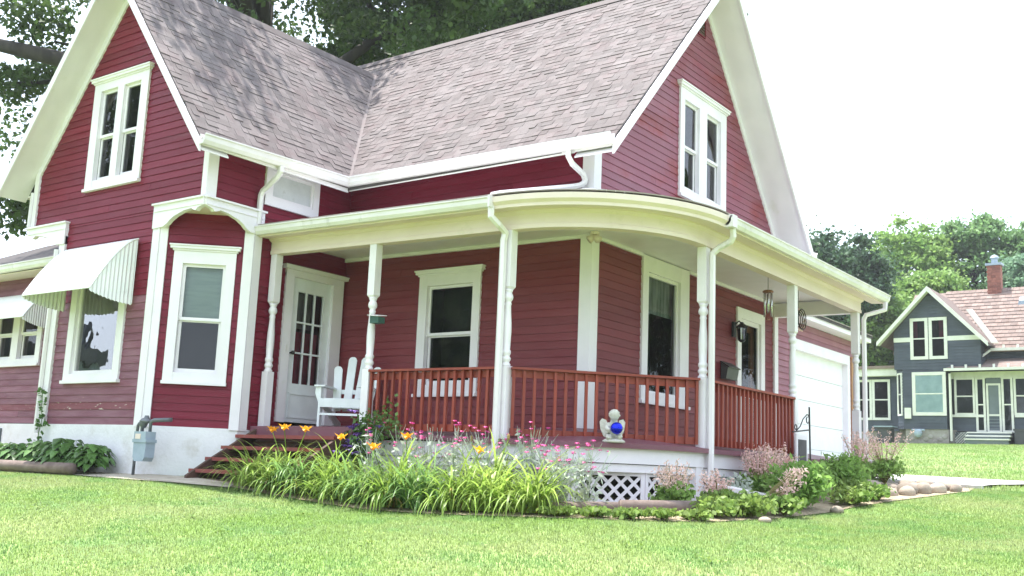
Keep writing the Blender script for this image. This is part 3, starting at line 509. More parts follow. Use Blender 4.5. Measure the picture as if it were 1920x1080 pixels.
# gutters
def gut(p0, p1, out, w=.12, h=.13, name='gutter'):
    a, b, n = Vector(p0), Vector(p1), Vector(out); pr = [(0, 0), (w * .55, 0), (w * .8, h * .35), (w * .85, h * .8), (w, h * .86), (w, h), (w - .012, h), (w * .78, h * .85), (.01, h * .15), (.01, h), (0, h)]
    return obj(name, MB().sweep([[p + n * x + Vector((0, 0, z)) for x, z in pr] for p in (a, b)]), 'gutter', house)
gut((-4.02, -.455, 4.235), (RX + .04, -.455, 4.205), (0, -1, 0)); gut((-4.0, -3.14, 4.165), (-4.0, -.44, 4.235), (1, 0, 0)); gut((-9.0, -3.14, 4.165), (-9.0, 0, 4.165), (-1, 0, 0)); gut((RX + .04, 6.32, 4.02), (-1, 6.32, 4.02), (0, 1, 0))
gut((-13.5, -2.16, 3.12), (-8.7, -2.16, 3.15), (0, -1, 0), .11, .12)
obj('side_wing_roof', MB().prism([(-13.5, -2.2, 3.24), (-13.5, .3, 4.40), (-13.5, 3, 3.2)], (4.85, 0, 0)), 'felt', house); obj('soffit', MB().box(-13.5, -8.7, -2.15, -1.76, 3.12, 3.135), 'cream', house)
# downspouts
def spout(pts, r=.04, n=6, name='downspout'): return obj(name, MB().tube(pts, r, n), 'gutter', house, smooth=False)
spout([(-3.94, -1.81, 4.2), (-3.94, -1.81, 4.13), (-4.02, -1.81, 4.05), (-4.30, -1.80, 3.90), (-4.335, -1.80, 3.83), (-4.335, -1.80, 3.30)], .042)
spout([(-.06, -.50, 4.23), (-.06, -.50, 4.13), (-.05, -.42, 4.05), (-.05, -.16, 3.98), (-.05, -.11, 3.92), (-.06, -.11, 3.88), (-.09, -.15, 3.84), (-.15, -.23, 3.81), (-.74, -1.0, 3.61), (-.79, -1.07, 3.585), (-.80, -1.09, 3.53)], .040)
spout([(-8.71, -2.72, 4.2), (-8.71, -2.72, 3.64)], .03); spout([(-7.80, -2.73, 3.2), (-7.80, -2.73, .45)])
# ---------------------------------------------------------------- the porch
PC = (-.22, .20)   # centre of the rounded corner; radius of the post line 1.65
def perim(r, a0=-4.37, a1=5.96, n=14, arc_only=False, front=True, side=True):
    P = []
    if front and not arc_only: P.append((a0, PC[1] - r))
    for k in range(n + 1): w = -math.pi / 2 + math.pi / 2 * k / n; P.append((PC[0] + r * math.cos(w), PC[1] + r * math.sin(w)))
    if side and not arc_only: P.append((PC[0] + r, a1))
    return P
tilt = lambda x: .019 * max(0, -x - .2)
def psweep(name, prof, m, parent=house, sec='all', a0=-4.37, a1=5.96, tl=1.0, smooth=False):   # prof: (radius, z)
    n = 16; pts = [perim(r, a0, a1, n) for r, z in prof]; K = len(pts[0]); idx = {'all': range(K), 'front': range(0, 2), 'arc': range(1, K - 1), 'side': range(K - 2, K)}[sec]
    return obj(name, MB().sweep([[(pts[j][k][0], pts[j][k][1], prof[j][1] + tl * tilt(pts[j][k][0])) for j in range(len(prof))] for k in idx]), m, parent, smooth=smooth)
psweep('porch_beam', [(1.58, 2.97), (1.72, 2.97), (1.72, 3.02), (1.71, 3.025), (1.71, 3.14), (1.76, 3.17), (1.76, 3.20), (1.58, 3.20)], 'cream')
psweep('porch_soffit', [(1.76, 3.185), (1.95, 3.175), (1.95, 3.20), (1.76, 3.205)], 'cream', a1=6.35)
psweep('fascia_moulding', [(1.95, 3.165), (1.985, 3.165), (1.99, 3.20), (2.03, 3.235), (2.035, 3.30), (1.95, 3.31)], 'cream', sec='arc')
psweep('fascia', [(1.945, 3.17), (1.965, 3.17), (1.965, 3.28), (1.945, 3.28)], 'cream', sec='front'); psweep('fascia', [(1.945, 3.17), (1.965, 3.17), (1.965, 3.28), (1.945, 3.28)], 'cream', sec='side', a1=6.35)
gp = [(0, 0), (.06, 0), (.09, .04), (.095, .09), (.11, .1), (.11, .115), (.09, .112), (.08, .09), (.01, .02), (.01, .115), (0, .115)]
psweep('gutter', [(1.967 + x, 3.19 + z) for x, z in gp], 'gutter', sec='front', a0=-4.62); psweep('gutter', [(1.967 + x, 3.19 + z) for x, z in gp], 'gutter', sec='side', a1=6.38)
obj('gutter_end', MB().box(-.235, -.205, -1.885, -1.76, 3.175, 3.315), 'gutter', house); obj('downspout_head', MB().box(1.745, 1.87, .20, .32, 3.165, 3.315), 'gutter', house)
# ceiling, roof
mb = MB(); o_ = perim(1.60); inn = [(-4.37, 0)] + [(0, 0)] * (len(o_) - 2) + [(0, 5.96)]
for k in range(len(o_) - 1):
    q = [o_[k], o_[k + 1], inn[k + 1]] + ([inn[k]] if inn[k] != inn[k + 1] else []); mb.poly([(x, y, 3.215 + .6 * tilt(x)) for x, y in q])
obj('porch_ceiling', mb, 'white', house)
obj('ceiling_moulding', MB().hexa([(LX, 0, 3.21), (0, 0, 3.165), (0, -.05, 3.165), (LX, -.05, 3.21), (LX, 0, 3.26), (0, 0, 3.212), (0, -.05, 3.212), (LX, -.05, 3.26)]).fbox(FG, -.03, 1.28, .0, .05, 3.165, 3.212).fbox(FG, 2.69, 5.9, .0, .05, 3.165, 3.212), 'white', house)
mb = MB(); o_ = perim(2.0, -4.4, 6.38); inn = [(-4.4, 0)] + [(0, 0)] * (len(o_) - 2) + [(0, 6.38)]
for k in range(len(o_) - 1):
    q = [(o_[k], 3.325), (o_[k + 1], 3.325), (inn[k + 1], 3.83 - tilt(inn[k + 1][0]))] + ([(inn[k], 3.83 - tilt(inn[k][0]))] if inn[k] != inn[k + 1] else []); P = [(p[0], p[1], z + tilt(p[0])) for p, z in q]
    mb.poly(P); mb.poly([(x, y, z - .03) for x, y, z in P][::-1])
rf = obj('porch_roof', mb, 'coat', house); mb = MB(); pts = perim(2.03, -4.4, 6.38, 30)
for k in range(len(pts) - 1):   # starter shingles along the drip edge
    a, b = Vector(pts[k]), Vector(pts[k + 1]); n_ = max(1, int((b - a).length / .25))
    for j in range(n_): p, q = a.lerp(b, j / n_), a.lerp(b, (j + .96) / n_); c = Vector(PC) if 1 <= k < 31 else None; mb.hexa([(p.x, p.y, 3.322 + tilt(p.x)), (q.x, q.y, 3.322 + tilt(q.x)), (q.x * .94, q.y + .12 * (q.y < 0) , 3.335 + tilt(q.x)), (p.x * .94, p.y + .12 * (p.y < 0), 3.335 + tilt(p.x)), (p.x, p.y, 3.335 + tilt(p.x)), (q.x, q.y, 3.335 + tilt(q.x)), (q.x * .94, q.y + .12 * (q.y < 0), 3.35 + tilt(q.x)), (p.x * .94, p.y + .12 * (p.y < 0), 3.35 + tilt(p.x))])
obj('starter_shingle', mb, 'tan', rf, kind='stuff')
# end beam towards the garage
obj('porch_beam', MB().box(0, 1.36, 5.86, 6.0, 2.97, 3.20), 'white', house)
# floor: boards run out to the edge
ze = lambda x: .53 + .028 * max(0, -x - .2)
mb = MB(); o_ = perim(1.75, -4.37, 6.0)
for k in range(len(o_) - 1):
    q = [(o_[k], ze(o_[k][0])), (o_[k + 1], ze(o_[k + 1][0])), (inn[k + 1], .745)] + ([(inn[k], .745)] if inn[k] != inn[k + 1] else []); P = [(p[0], p[1], z) for p, z in q]
    mb.poly(P); mb.poly([(x, y, z - .05) for x, y, z in P][::-1]); (x1, y1, z1), (x2, y2, z2) = P[0], P[1]; mb.poly([(x1, y1, z1 - .055), (x2, y2, z2 - .055), (x2, y2, z2), (x1, y1, z1)])
obj('porch_floor', mb, 'deck', house)
obj('deck_edge', MB().box(-4.33, -2.44, -1.66, -1.60, .445, .640).tube([(-2.44, -1.63, .46), (-2.44, -1.63, .63)], .03), 'deck', house)
psweep('skirt_board', [(1.66, .31), (1.69, .31), (1.69, .49), (1.66, .49)], 'white', a0=-2.36, tl=0); psweep('skirt_board', [(1.64, .215), (1.665, .215), (1.665, .302), (1.64, .302)], 'white', a0=-2.36, tl=0)
# lattice panels
def lattice(p, q, z0=-.15, z1=.22, sp=.105, w=.036):
    p, q = Vector((*p, 0)), Vector((*q, 0)); L = (q - p).length; u = (q - p) / L; n = Vector((u.y, -u.x, 0)); F = Fr(p, u, n); mb = MB(); ring(mb, F, 0, L, z0, z1, .045, -.01, .022); pn = obj('lattice_panel', mb, 'white', house)
    H = z1 - z0; hw = w / 2 * math.sqrt(2)
    for s in (1, -1):
        c = -H - .05
        while c < L + H:
            pts = []
            for cc, zz in ((c - hw, z0), (c + hw, z0), (c + hw + H, z1), (c - hw + H, z1)): pts.append((cc, zz))
            poly = clip([(a if s > 0 else L - a, z) for a, z in pts], .02, L - .02)
            if len(poly) > 2: d = .004 if s > 0 else -.004; obj('lattice_slat', MB().prism([F(a, d, z) for a, z in poly], n * .007), 'white', pn)
            c += sp * math.sqrt(2)
    return pn
def clip(P, lo, hi):
    for lim, sgn in ((lo, 1), (hi, -1)):
        R = []
        for i in range(len(P)):
            a, b = P[i], P[(i + 1) % len(P)]; ia, ib = sgn * (a[0] - lim) >= 0, sgn * (b[0] - lim) >= 0
            if ia: R.append(a)
            if ia != ib: t = (lim - a[0]) / (b[0] - a[0]); R.append((lim, a[1] + t * (b[1] - a[1])))
        P = R
        if not P: return []
    return P
ap = perim(1.62, n=3, arc_only=True)
lattice((-2.3, -1.42), (-1.26, -1.42)); lattice((-1.26, -1.42), ap[0])
for k in range(3): lattice(ap[k], ap[k + 1])
lattice(ap[3], (1.40, 1.75), z0=-.08); lattice((1.40, 1.75), (1.40, 3.2), z0=-.02)
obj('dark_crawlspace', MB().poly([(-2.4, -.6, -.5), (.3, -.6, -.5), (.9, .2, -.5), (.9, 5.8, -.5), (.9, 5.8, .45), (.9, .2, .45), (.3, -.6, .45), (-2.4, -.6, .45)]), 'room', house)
obj('pier', MB().box(1.30, 1.46, .12, .30, -.3, .31), 'white', house); obj('pier', MB().box(1.30, 1.44, 5.6, 5.9, -.2, .57), 'white', house)
# turned posts
def post(x, y, zt, half=False):
    zb = ze(x) - .005; s = .058; zr = 1.37 + .35 * tilt(x); t = MB().box(x - s, x + s, y - s, y + s, zb, zr); p = obj('porch_post', t, 'white', house); zu = zt - .70
    pr = [(.056, 0), (.058, .02), (.044, .035), (.044, .05), (.058, .07), (.058, .09), (.046, .11), (.046, .125), (.056, .145), (.056, .17), (.045, .19), (.050, .30), (.053, .40), (.050, .50), (.041, .62), (.038, .70), (.044, .72), (.038, .735), (.038, .75), (.056, .775), (.060, .80), (.052, .83), (.040, .85), (.050, .87), (.054, .89)]
    k = (zu - zr) / .89; obj('turned_shaft', MB().lathe((x, y, zr), [(r, z * k) for r, z in pr], 14), 'white', p, smooth=True)
    ch = MB(); ch.hexa([(x - .04, y - .04, zu), (x + .04, y - .04, zu), (x + .04, y + .04, zu), (x - .04, y + .04, zu), (x - s, y - s, zu + .03), (x + s, y - s, zu + .03), (x + s, y + s, zu + .03), (x - s, y + s, zu + .03)]); ch.box(x - s, x + s, y - s, y + s, zu + .03, zt + .004); obj('post_head', ch, 'white', p)
    return p
PZ = lambda x: 2.97 + tilt(x)
for x, y in ((-4.30, -1.45), (-2.38, -1.45), (-.20, -1.45), (1.42, .34), (1.42, 3.18), (1.42, 5.88)): post(x, y, PZ(x))
# steps
st = [(-1.86, .515), (-2.08, .357), (-2.32, .201), (-2.56, .046)]; mb = MB(); sg = obj('porch_steps', MB().box(-4.20, -2.5, -1.70, -1.665, -.15, .44), 'dark_wood', house)
for P_ in (MB().prism([(-4.24, -1.66, .60), (-4.24, -1.66, -.15), (-4.24, -2.72, -.15), (-4.24, -2.72, -.04), (-4.24, -2.44, .14)], (.05, 0, 0)), MB().prism([(-2.50, -1.66, .60), (-2.50, -1.66, -.15), (-2.50, -2.72, -.15), (-2.50, -2.72, -.04), (-2.50, -2.44, .14)], (.05, 0, 0)), MB().prism([(-3.3, -1.66, .46), (-3.3, -1.66, -.15), (-3.3, -2.60, -.15), (-3.3, -2.60, -.06)], (.05, 0, 0))): obj('stringer', P_, 'dark_wood', sg)
for k, (y, z) in enumerate(st):
    obj('tread', MB().box(-4.33, -2.46, y - .04, y + .245, z - .045, z), 'step', sg)
    obj('riser_block', MB().box(-4.26, -4.19, y + .0, y + .2, z - .15, z - .047), 'dark_wood', sg)
# railings
def railing(p, q, n, z=1.36, zlow=.595):
    p, q = Vector((*p, 0)), Vector((*q, 0)); L = (q - p).length; u = (q - p) / L; nn = Vector((u.y, -u.x, 0)); F = Fr(p, u, nn); tz = (.35 * tilt(p.x), .35 * tilt(q.x))
    top = obj('railing', MB().hexa([F(0, .07, z - .028 + tz[0]), F(L, .07, z - .028 + tz[1]), F(L, -.06, z - .028 + tz[1]), F(0, -.06, z - .028 + tz[0]), F(0, .07, z + tz[0]), F(L, .07, z + tz[1]), F(L, -.06, z + tz[1]), F(0, -.06, z + tz[0])]), 'rail', house)
    obj('upper_rail', MB().fbox(F, .01, L - .01, -.025, .012, z - .115, z - .03), 'rail', top); obj('lower_rail', MB().fbox(F, .01, L - .01, -.025, .012, zlow - .02, zlow + .065), 'rail', top)
    for k in range(n):
        a = .03 + (L - .06) * k / (n - 1); b = obj('baluster', MB().fbox(F, a - .017, a + .017, .0125, .045, zlow - .02, z - .03 + tz[0]), 'rail', top)
    return top
railing((-2.32, -1.45), (-.27, -1.45), 17, zlow=.63); railing((-.14, -1.42), (1.40, .27), 19); railing((1.42, .41), (1.42, 3.11), 22)
# porch downspouts
spout([(-.24, -1.80, 3.19), (-.24, -1.80, 3.08), (-.20, -1.70, 3.0), (-.20, -1.56, 2.93), (-.225, -1.555, 2.84), (-.225, -1.555, .0)], .044)
spout([(1.80, .34, 3.17), (1.80, .36, 3.08), (1.76, .38, 3.03), (1.60, .36, 2.95), (1.535, .34, 2.88), (1.535, .34, .10), (1.56, .36, .06)], .042); spout([(1.58, .33, .10), (2.15, .75, -.02)], .045)
spout([(1.80, 6.25, 3.17), (1.80, 6.22, 3.05), (1.56, 5.99, 2.94), (1.53, 5.97, 2.86), (1.53, 5.97, .62)], .04); spout([(1.53, 5.95, .60), (1.95, 5.2, .50)], .045)
# ---------------------------------------------------------------- awnings
def awning(xa, xb, zt, zl, yl, yw, par, sx0=None, sc=.035):
    n = 10; pr = [(yw + (yl - yw) * (math.sin(math.pi / 2 * k / n)) ** .92, zt + (zl - zt) * (1 - math.cos(math.pi / 2 * k / n)) ** 1.0) for k in range(n + 1)]
    pr = [(yw + (yl - yw) * (k / n) ** .9, zt - (zt - zl) * (k / n) ** 1.35) for k in range(n + 1)]
    mb = MB(); m = int((xb - xa) / .035); rows = []
    for j in range(m + 1): x = xa + (xb - xa) * j / m; h = .010 * (j % 2); rows.append([(x, y - h * .4, z + h) for y, z in pr])
    mb.sweep(rows, False); a = obj('awning', mb, 'alum', par)
    for xx in (xa, xb):
        mb = MB(); ms = 22; top = [];
        for j in range(ms + 1):
            t = j / ms; y = yw + (yl - yw) * t; zz = zt - (zt - zl) * (t / .9999) ** 1.5; zbm = zl - .13 + .10 * t ** 2 - sc * .5 * (j % 2); top.append((y, zz, zbm))
        for j in range(ms): (y1, z1, b1), (y2, z2, b2) = top[j], top[j + 1]; h1, h2 = .012 * (j % 2), .012 * ((j + 1) % 2); mb.poly([(xx + h1, y1, b1), (xx + h2, y2, b2), (xx + h2, y2, z2 - .004), (xx + h1, y1, z1 - .004)])
        obj('side_panel', mb, 'alum', a)
    obj('edge_trim', MB().tube([(xb + .008, y, z) for y, z in pr], .012, 5).tube([(xa - .008, y, z) for y, z in pr], .012, 5).tube([(xa, yl, zl), (xb, yl, zl)], .010, 5).tube([(xb, yw - .01, zt), (xb, yw - .01, zl - .12)], .012, 5), 'alum', a)
    return a
awning(-7.43, -5.76, 3.17, 2.37, -3.38, AY - .05, house); awning(-11.5, -9.45, 2.82, 2.34, -2.25, -1.80, house)
# ---------------------------------------------------------------- garage
gar = thing('garage', 'mauve sided garage with white sectional door and low tan roof behind the porch', 'garage', (-.5, 9, 0))
def gobj(n, mb, m, p=None, **k): mb.v = [(x + .5, y - 9, z) for x, y, z in mb.v]; return obj(n, mb, m, p or gar, **k)
FQ = Fr((-.5, 0, 0), (0, 1, 0), (1, 0, 0)); gw = gobj('wall', MB().box(-6, -.68, 6.02, 11.6, 0, 3.25).box(-.7, -.53, 6.02, 7.92, 0, 3.25).box(-.7, -.53, 11.1, 11.6, 0, 3.25).box(-.7, -.53, 7.92, 11.1, 2.72, 3.25), 'red_dark'); z = .36; k = 0
while z < 3.22:
    zt = min(z + .115, 3.24); segs = [(6.02, 11.55)] if z > 2.72 else [(6.02, 7.92), (11.10, 11.55)]
    for a0, a1 in segs: gobj('clapboard', MB().hexa([FQ(a0, .026, z), FQ(a1, .026, z), FQ(a1, -.03, z), FQ(a0, -.03, z), FQ(a0, .008, zt + .005), FQ(a1, .008, zt + .005), FQ(a1, -.03, zt + .005), FQ(a0, -.03, zt + .005)]), 'mauve', gw)
    z = zt
mb = MB(); mb.fbox(FQ, 7.92, 8.06, -.13, .05, .36, 2.90); mb.fbox(FQ, 10.96, 11.10, -.13, .05, .36, 2.90); mb.fbox(FQ, 8.06, 10.96, -.12, .052, 2.70, 2.90); gobj('door_frame', mb, 'white'); gobj('corner_trim', MB().fbox(FQ, 11.22, 11.34, 0, .05, .36, 2.9), 'cedar')
gd = gobj('garage_door', MB().fbox(FQ, 8.04, 10.98, -.14, -.10, .38, 2.72), 'garage')
for k in range(5): gobj('door_panel', MB().fbox(FQ, 8.06, 10.96, -.10, -.07, .39 + k * .465, .845 + k * .465), 'garage', gd)
gobj('fascia', MB().fbox(FQ, 6.02, 11.75, .0, .30, 3.25, 3.38), 'white'); rf = gobj('roof', MB().prism([(-.18, 6.02, 3.39), (-6, 6.02, 4.9), (-6, 11.8, 4.9), (-.18, 11.8, 3.39)], (0, 0, -.05)), 'felt')
mb = MB()
for i in range(16):
    for j in range(24): x = -.17 - i * .14; zz = 3.40 + i * .14 * .26; y = 6.02 + j * .24 + (i % 2) * .1; mb.hexa([(x, y, zz), (x, y + .235, zz), (x - .15, y + .235, zz + .03), (x - .15, y, zz + .03), (x, y, zz + .016), (x, y + .235, zz + .016), (x - .15, y + .235, zz + .042), (x - .15, y, zz + .042)])
gobj('shingle', mb, 'tan', rf, kind='stuff')
sl_ = sheet('driveway', DRV, .05, 'conc', kind='structure'); obj('driveway_edge', MB().sweep([[(x, y, g(x, y) + .055), (x + .02, y + .07, g(x, y) + .055), (x + .02, y + .07, g(x, y) - .2), (x, y, g(x, y) - .2)] for x, y in ((1.72, 5.43), (2.3, 5.40), (2.8, 5.35), (3.4, 5.28))]), 'conc', kind='structure')
# ---------------------------------------------------------------- neighbouring house
nb = thing('neighbour_house', 'dark slate green gabled house with pale trim and brown roof across the lawn', 'house', (-6, 42, 2.35))
NO = Vector((-6, 42, 2.35))
def nobj(n, mb, m, p=None, **k): mb.v = [tuple(Vector(v) - NO) for v in mb.v]; return obj(n, mb, m, p or nb, **k)
N0 = Fr((0, 42, 0), (1, 0, 0), (0, -1, 0)); N1 = Fr((0, 43.2, 0), (1, 0, 0), (0, -1, 0)); N2 = Fr((0, 42.5, 0), (1, 0, 0), (0, -1, 0))
def nwall(F, z0, z1, ext, holes=()):
    mb = MB(); z = z0
    while z < z1:
        zt = min(z + .15, z1); a0, a1 = ext(z); b0, b1 = ext(zt); mb.hexa([F(a0, .032, z), F(a1, .032, z), F(a1, -.2, z), F(a0, -.2, z), F(b0, .008, zt), F(b1, .008, zt), F(b1, -.2, zt), F(b0, -.2, zt)]); z = zt
    w = nobj('wall', MB().box(0, .01, 42.5, 42.51, 3, 3.01), 'nwall'); nobj('siding', mb, 'nwall', w, kind='stuff'); return w
nwall(N0, 5.95, 9.55, lambda z: (max(-8.72, -6.95 - (9.72 - z) * .93), min(-4.7, -6.95 + (9.72 - z) * .93))); nwall(N0, 3.05, 5.95, lambda z: (-8.3, -6.3)); nwall(N1, 5.9, 7.1, lambda z: (-4.7, 4)); nwall(N2, 3.0, 3.72, lambda z: (-6.2, 4)); nwall(N1, 3.0, 6.0, lambda z: (-11.5, -8.6))
NCh = Fr((-8.72, 42.45, 0), (.42, -.45, 0), (-.45, -.42, 0)); nwall(NCh, 3.05, 5.95, lambda z: (0, .62)); nwall(Fr((-8.72, 43.2, 0), (0, -1, 0), (-1, 0, 0)), 3.05, 7.2, lambda z: (0, .8)); nwall(Fr((-4.7, 42, 0), (0, 1, 0), (1, 0, 0)), 5.95, 7.2, lambda z: (0, 1.2))
nobj('body', MB().box(-8.6, 4, 43.3, 50, 2, 7), 'nwall'); nobj('body', MB().box(-11.4, -8.7, 43.4, 48, 2, 6), 'nwall')
nobj('foundation', MB().box(-8.25, -6.25, 42.02, 43, 1.9, 3.05), 'nstone'); nobj('foundation', MB().box(-8.66, -6.0, 42.46, 43, 1.9, 3.05), 'nstone'); nobj('foundation', MB().box(-11.5, -8.6, 43.25, 44, 1.9, 3.0), 'nstone')
for k in range(9): x = -8.2 + k * .22; nobj('stone', MB().ball((x, 42.02, 2.45 + .12 * (k % 3)), .15, 7, 5, (1, .3, .75)), 'nstone')
def nwin(F, a0, a1, z0, z1, tr=.13, back='room', split=True, m='ntrim', p=None):
    mb = MB(); ring(mb, F, a0, a1, z0, z1, tr, 0, .07); w = nobj('window', mb, m, p)
    if split: zm = (z0 + z1) / 2; nobj('sash', MB().fbox(F, a0 + tr, a1 - tr, .02, .05, zm - .03, zm + .03), m, w)
    nobj('pane', MB().poly([F(a0 + tr, .036, z0 + tr), F(a1 - tr, .036, z0 + tr), F(a1 - tr, .036, z1 - tr), F(a0 + tr, .036, z1 - tr)]), 'clear' if back == 'nblue' else 'glass2', w); nobj('backing', MB().fbox(F, a0 + tr, a1 - tr, .030, .034, z0 + tr, z1 - tr), back, w)
    return w
w = nwin(N0, -7.92, -7.07, 6.42, 8.46, .15, 'room'); nobj('curtain', MB().fbox(N0, -7.76, -7.56, .0345, .0355, 7.4, 8.3), 'redcurt', w); w = nwin(N0, -7.03, -6.18, 6.42, 8.46, .15, 'room'); nobj('curtain', MB().fbox(N0, -6.56, -6.34, .0345, .0355, 7.4, 8.3), 'redcurt', w)
nwin(N0, -7.88, -6.30, 3.70, 5.80, .16, 'nblue'); nwin(NCh, .08, .54, 3.70, 5.80, .09, 'nscreen'); nwin(N1, -10.95, -10.22, 3.55, 5.6, .12, 'room'); nwin(N1, -10.20, -9.30, 3.55, 5.6, .12, 'room')
nobj('belt_board', MB().fbox(N0, -8.72, -7.92, .0, .05, 7.30, 7.52), 'ntrim'); nobj('belt_board', MB().fbox(N0, -6.18, -4.66, .0, .05, 7.30, 7.52), 'ntrim')
rf = nobj('roof', MB().prism([(-6.95, 41.5, 9.95), (-6.95, 47, 9.95), (-9.42, 47, 7.30), (-9.42, 41.5, 7.30)], (0, 0, -.12)).prism([(-6.95, 41.5, 9.95), (-6.95, 47, 9.95), (-4.25, 47, 7.12), (-4.25, 41.5, 7.12)], (0, 0, -.12)), 'nroof')
nobj('roof', MB().prism([(-9, 42.75, 6.9), (5, 42.75, 6.9), (5, 46.9, 10.50), (-9, 46.9, 10.50)], (0, 0, -.12)).prism([(-9, 51, 6.9), (5, 51, 6.9), (5, 46.9, 10.50), (-9, 46.9, 10.50)], (0, 0, -.12)), 'nroof')
mb = MB()
for i in range(17):
    y = 42.74 + i * .25; zz = 6.91 + i * .25 * .867
    for j in range(42): x = -7.4 + j * .3 + (i % 2) * .15; mb.hexa([(x, y, zz), (x + .29, y, zz), (x + .29, y + .27, zz + .2), (x, y + .27, zz + .2), (x, y, zz + .03), (x + .29, y, zz + .03), (x + .29, y + .27, zz + .22), (x, y + .27, zz + .22)])
nobj('shingle', mb, 'nroof', rf, kind='stuff')
for sgn, xe, ze in ((-1, -9.42, 7.30), (1, -4.25, 7.12)): nobj('bargeboard', MB().prism([(xe, 41.46, ze), (-6.95, 41.46, 9.95), (-6.95, 41.46, 9.70), (xe, 41.46, ze - .22)], (0, .06, 0)), 'ntrim'); nobj('soffit', MB().poly([(xe, 41.5, ze - .15), (-6.95, 41.5, 9.78), (-6.95, 42, 9.78), (xe, 42, ze - .15)]), 'ntrim')
nobj('valley_board', MB().prism([(-5.45, 42.7, 8.86), (-5.15, 42.7, 8.86), (-4.0, 42.55, 7.15), (-4.3, 42.5, 7.15)], (0, -.05, .03)), 'ntrim')
nobj('gutter', MB().box(-4.4, 5, 42.62, 42.75, 6.82, 6.95), 'ntrim'); nobj('downspout', MB().tube([(-4.4, 42.6, 6.85), (-4.75, 42.3, 6.5), (-4.75, 42.3, 6.0)], .06, 6), 'ntrim'); nobj('downspout', MB().tube([(-6.1, 41.9, 5.7), (-6.1, 41.9, 2.5)], .06, 6), 'ntrim'); nobj('eave_band', MB().box(-11.6, -8.6, 42.8, 43.2, 5.75, 6.1), 'ntrim'); nobj('flat_roof', MB().box(-11.7, -8.55, 42.7, 48, 6.1, 6.25), 'nroof')
# enclosed porch
prf = nobj('porch_roof', MB().prism([(-6.3, 41.7, 5.92), (4.5, 41.7, 5.92), (4.5, 43.3, 6.55), (-4.7, 43.3, 6.55), (-6.0, 42.1, 6.1)], (0, 0, -.10)), 'nroof'); nobj('gutter', MB().box(-6.3, 4.5, 41.58, 41.70, 5.80, 5.92), 'ntrim')
for k in range(9): nobj('snow_guard', MB().box(-6.0 + k * .62, -5.9 + k * .62, 41.75, 41.80, 5.94, 6.10), 'ntrim', prf)
for k in range(6): nobj('snow_guard', MB().box(-3.9 + k * .62, -3.8 + k * .62, 42.78, 42.83, 6.95, 7.12), 'ntrim', rf)
nobj('porch_fascia', MB().fbox(N2, -6.2, 4, -.05, .04, 5.50, 5.82), 'ntrim'); nobj('sill_band', MB().fbox(N2, -6.25, -4.72, 0, .10, 3.66, 3.78).fbox(N2, -3.4, 4, 0, .10, 3.66, 3.78), 'ntrim')
for (a0, a1, z0) in ((-6.05, -5.12, 3.76), (-5.10, -4.66, 2.95), (-3.95, -3.45, 2.95), (-3.42, -2.2, 3.76), (-2.1, -.9, 3.76), (-.8, .4, 3.76), (.5, 1.7, 3.76)): nwin(N2, a0, a1, z0, 5.55, .10, 'nscreen')
dr = MB(); ring(dr, N2, -4.62, -3.98, 2.95, 5.25, .09, .01, .06); dr.fbox(N2, -4.53, -4.07, .02, .05, 3.72, 3.80); dr = nobj('screen_door', dr, 'ntrim'); nobj('screen', MB().fbox(N2, -4.53, -4.07, .01, .02, 3.04, 5.16), 'nscreen', dr); nobj('transom', MB().fbox(N2, -4.62, -3.98, 0, .04, 5.27, 5.52), 'nscreen')
for k in range(3): nobj('step', MB().box(-5.35, -3.5, 41.3 + k * .3, 42.5, 2.2, 2.54 + k * .17), 'nscreen'); nobj('tread', MB().box(-5.40, -3.45, 41.25 + k * .3, 41.62 + k * .3, 2.54 + k * .17, 2.60 + k * .17), 'ntrim')
pn = nobj('lattice_panel', MB().box(-6.05, -5.45, 42.38, 42.40, 2.3, 2.95), 'nscreen')
for s in (1, -1):
    for k in range(9): c = clip([(-6.4 + k * .12, 2.3), (-6.35 + k * .12, 2.3), (-5.7 + k * .12, 2.95), (-5.75 + k * .12, 2.95)], -6.05, -5.45) if s > 0 else clip([(-5.75 + k * .12 - .35, 2.3), (-5.70 + k * .12 - .35, 2.3), (-6.35 + k * .12 - .35 + .7 - .65, 2.95), (-6.40 + k * .12 - .30, 2.95)], -6.05, -5.45); len(c) > 2 and nobj('lattice_slat', MB().prism([(x, 42.37 - .01 * s, z) for x, z in c], (0, .008, 0)), 'ntrim', pn)
ch = nobj('chimney', MB().box(-5.27, -4.64, 46.6, 47.1, 9.4, 11.75), 'brick')
for r in range(15):
    for c in range(3): x = -5.29 + c * .215 + (r % 2) * .05; nobj('brick', MB().box(x, min(x + .20, -4.62), 46.57, 46.63, 9.80 + r * .13, 9.91 + r * .13), 'brick', ch)
nobj('chimney_cap', MB().box(-5.35, -4.56, 46.53, 47.17, 11.75, 11.87).lathe((-4.95, 46.85, 11.87), [(.16, 0), (.16, .25), (.24, .30), (.16, .42), (.02, .48)], 10), 'meter', ch)
nobj('roof_vent', MB().hexa([(-3.7, 45.7, 9.46), (-3.3, 45.7, 9.46), (-3.3, 46.1, 9.8), (-3.7, 46.1, 9.8), (-3.65, 45.7, 9.68), (-3.35, 45.7, 9.68), (-3.35, 46.05, 9.92), (-3.65, 46.05, 9.92)]), 'meter')
nobj('utility_box', MB().box(-8.24, -7.94, 41.85, 41.97, 3.55, 4.07), 'ntrim')
ub = tag(obj('dark_bin', MB().box(-9.5, -8.85, 41.6, 42.2, 2.2, 3.05).box(-9.62, -8.74, 41.5, 42.3, 3.05, 3.12), 'bin'), 'dark square bin with flat pale lid beside the green house', 'bin')
obj('lid', MB().box(-9.64, -8.72, 41.48, 42.32, 3.12, 3.17), 'meter', ub)
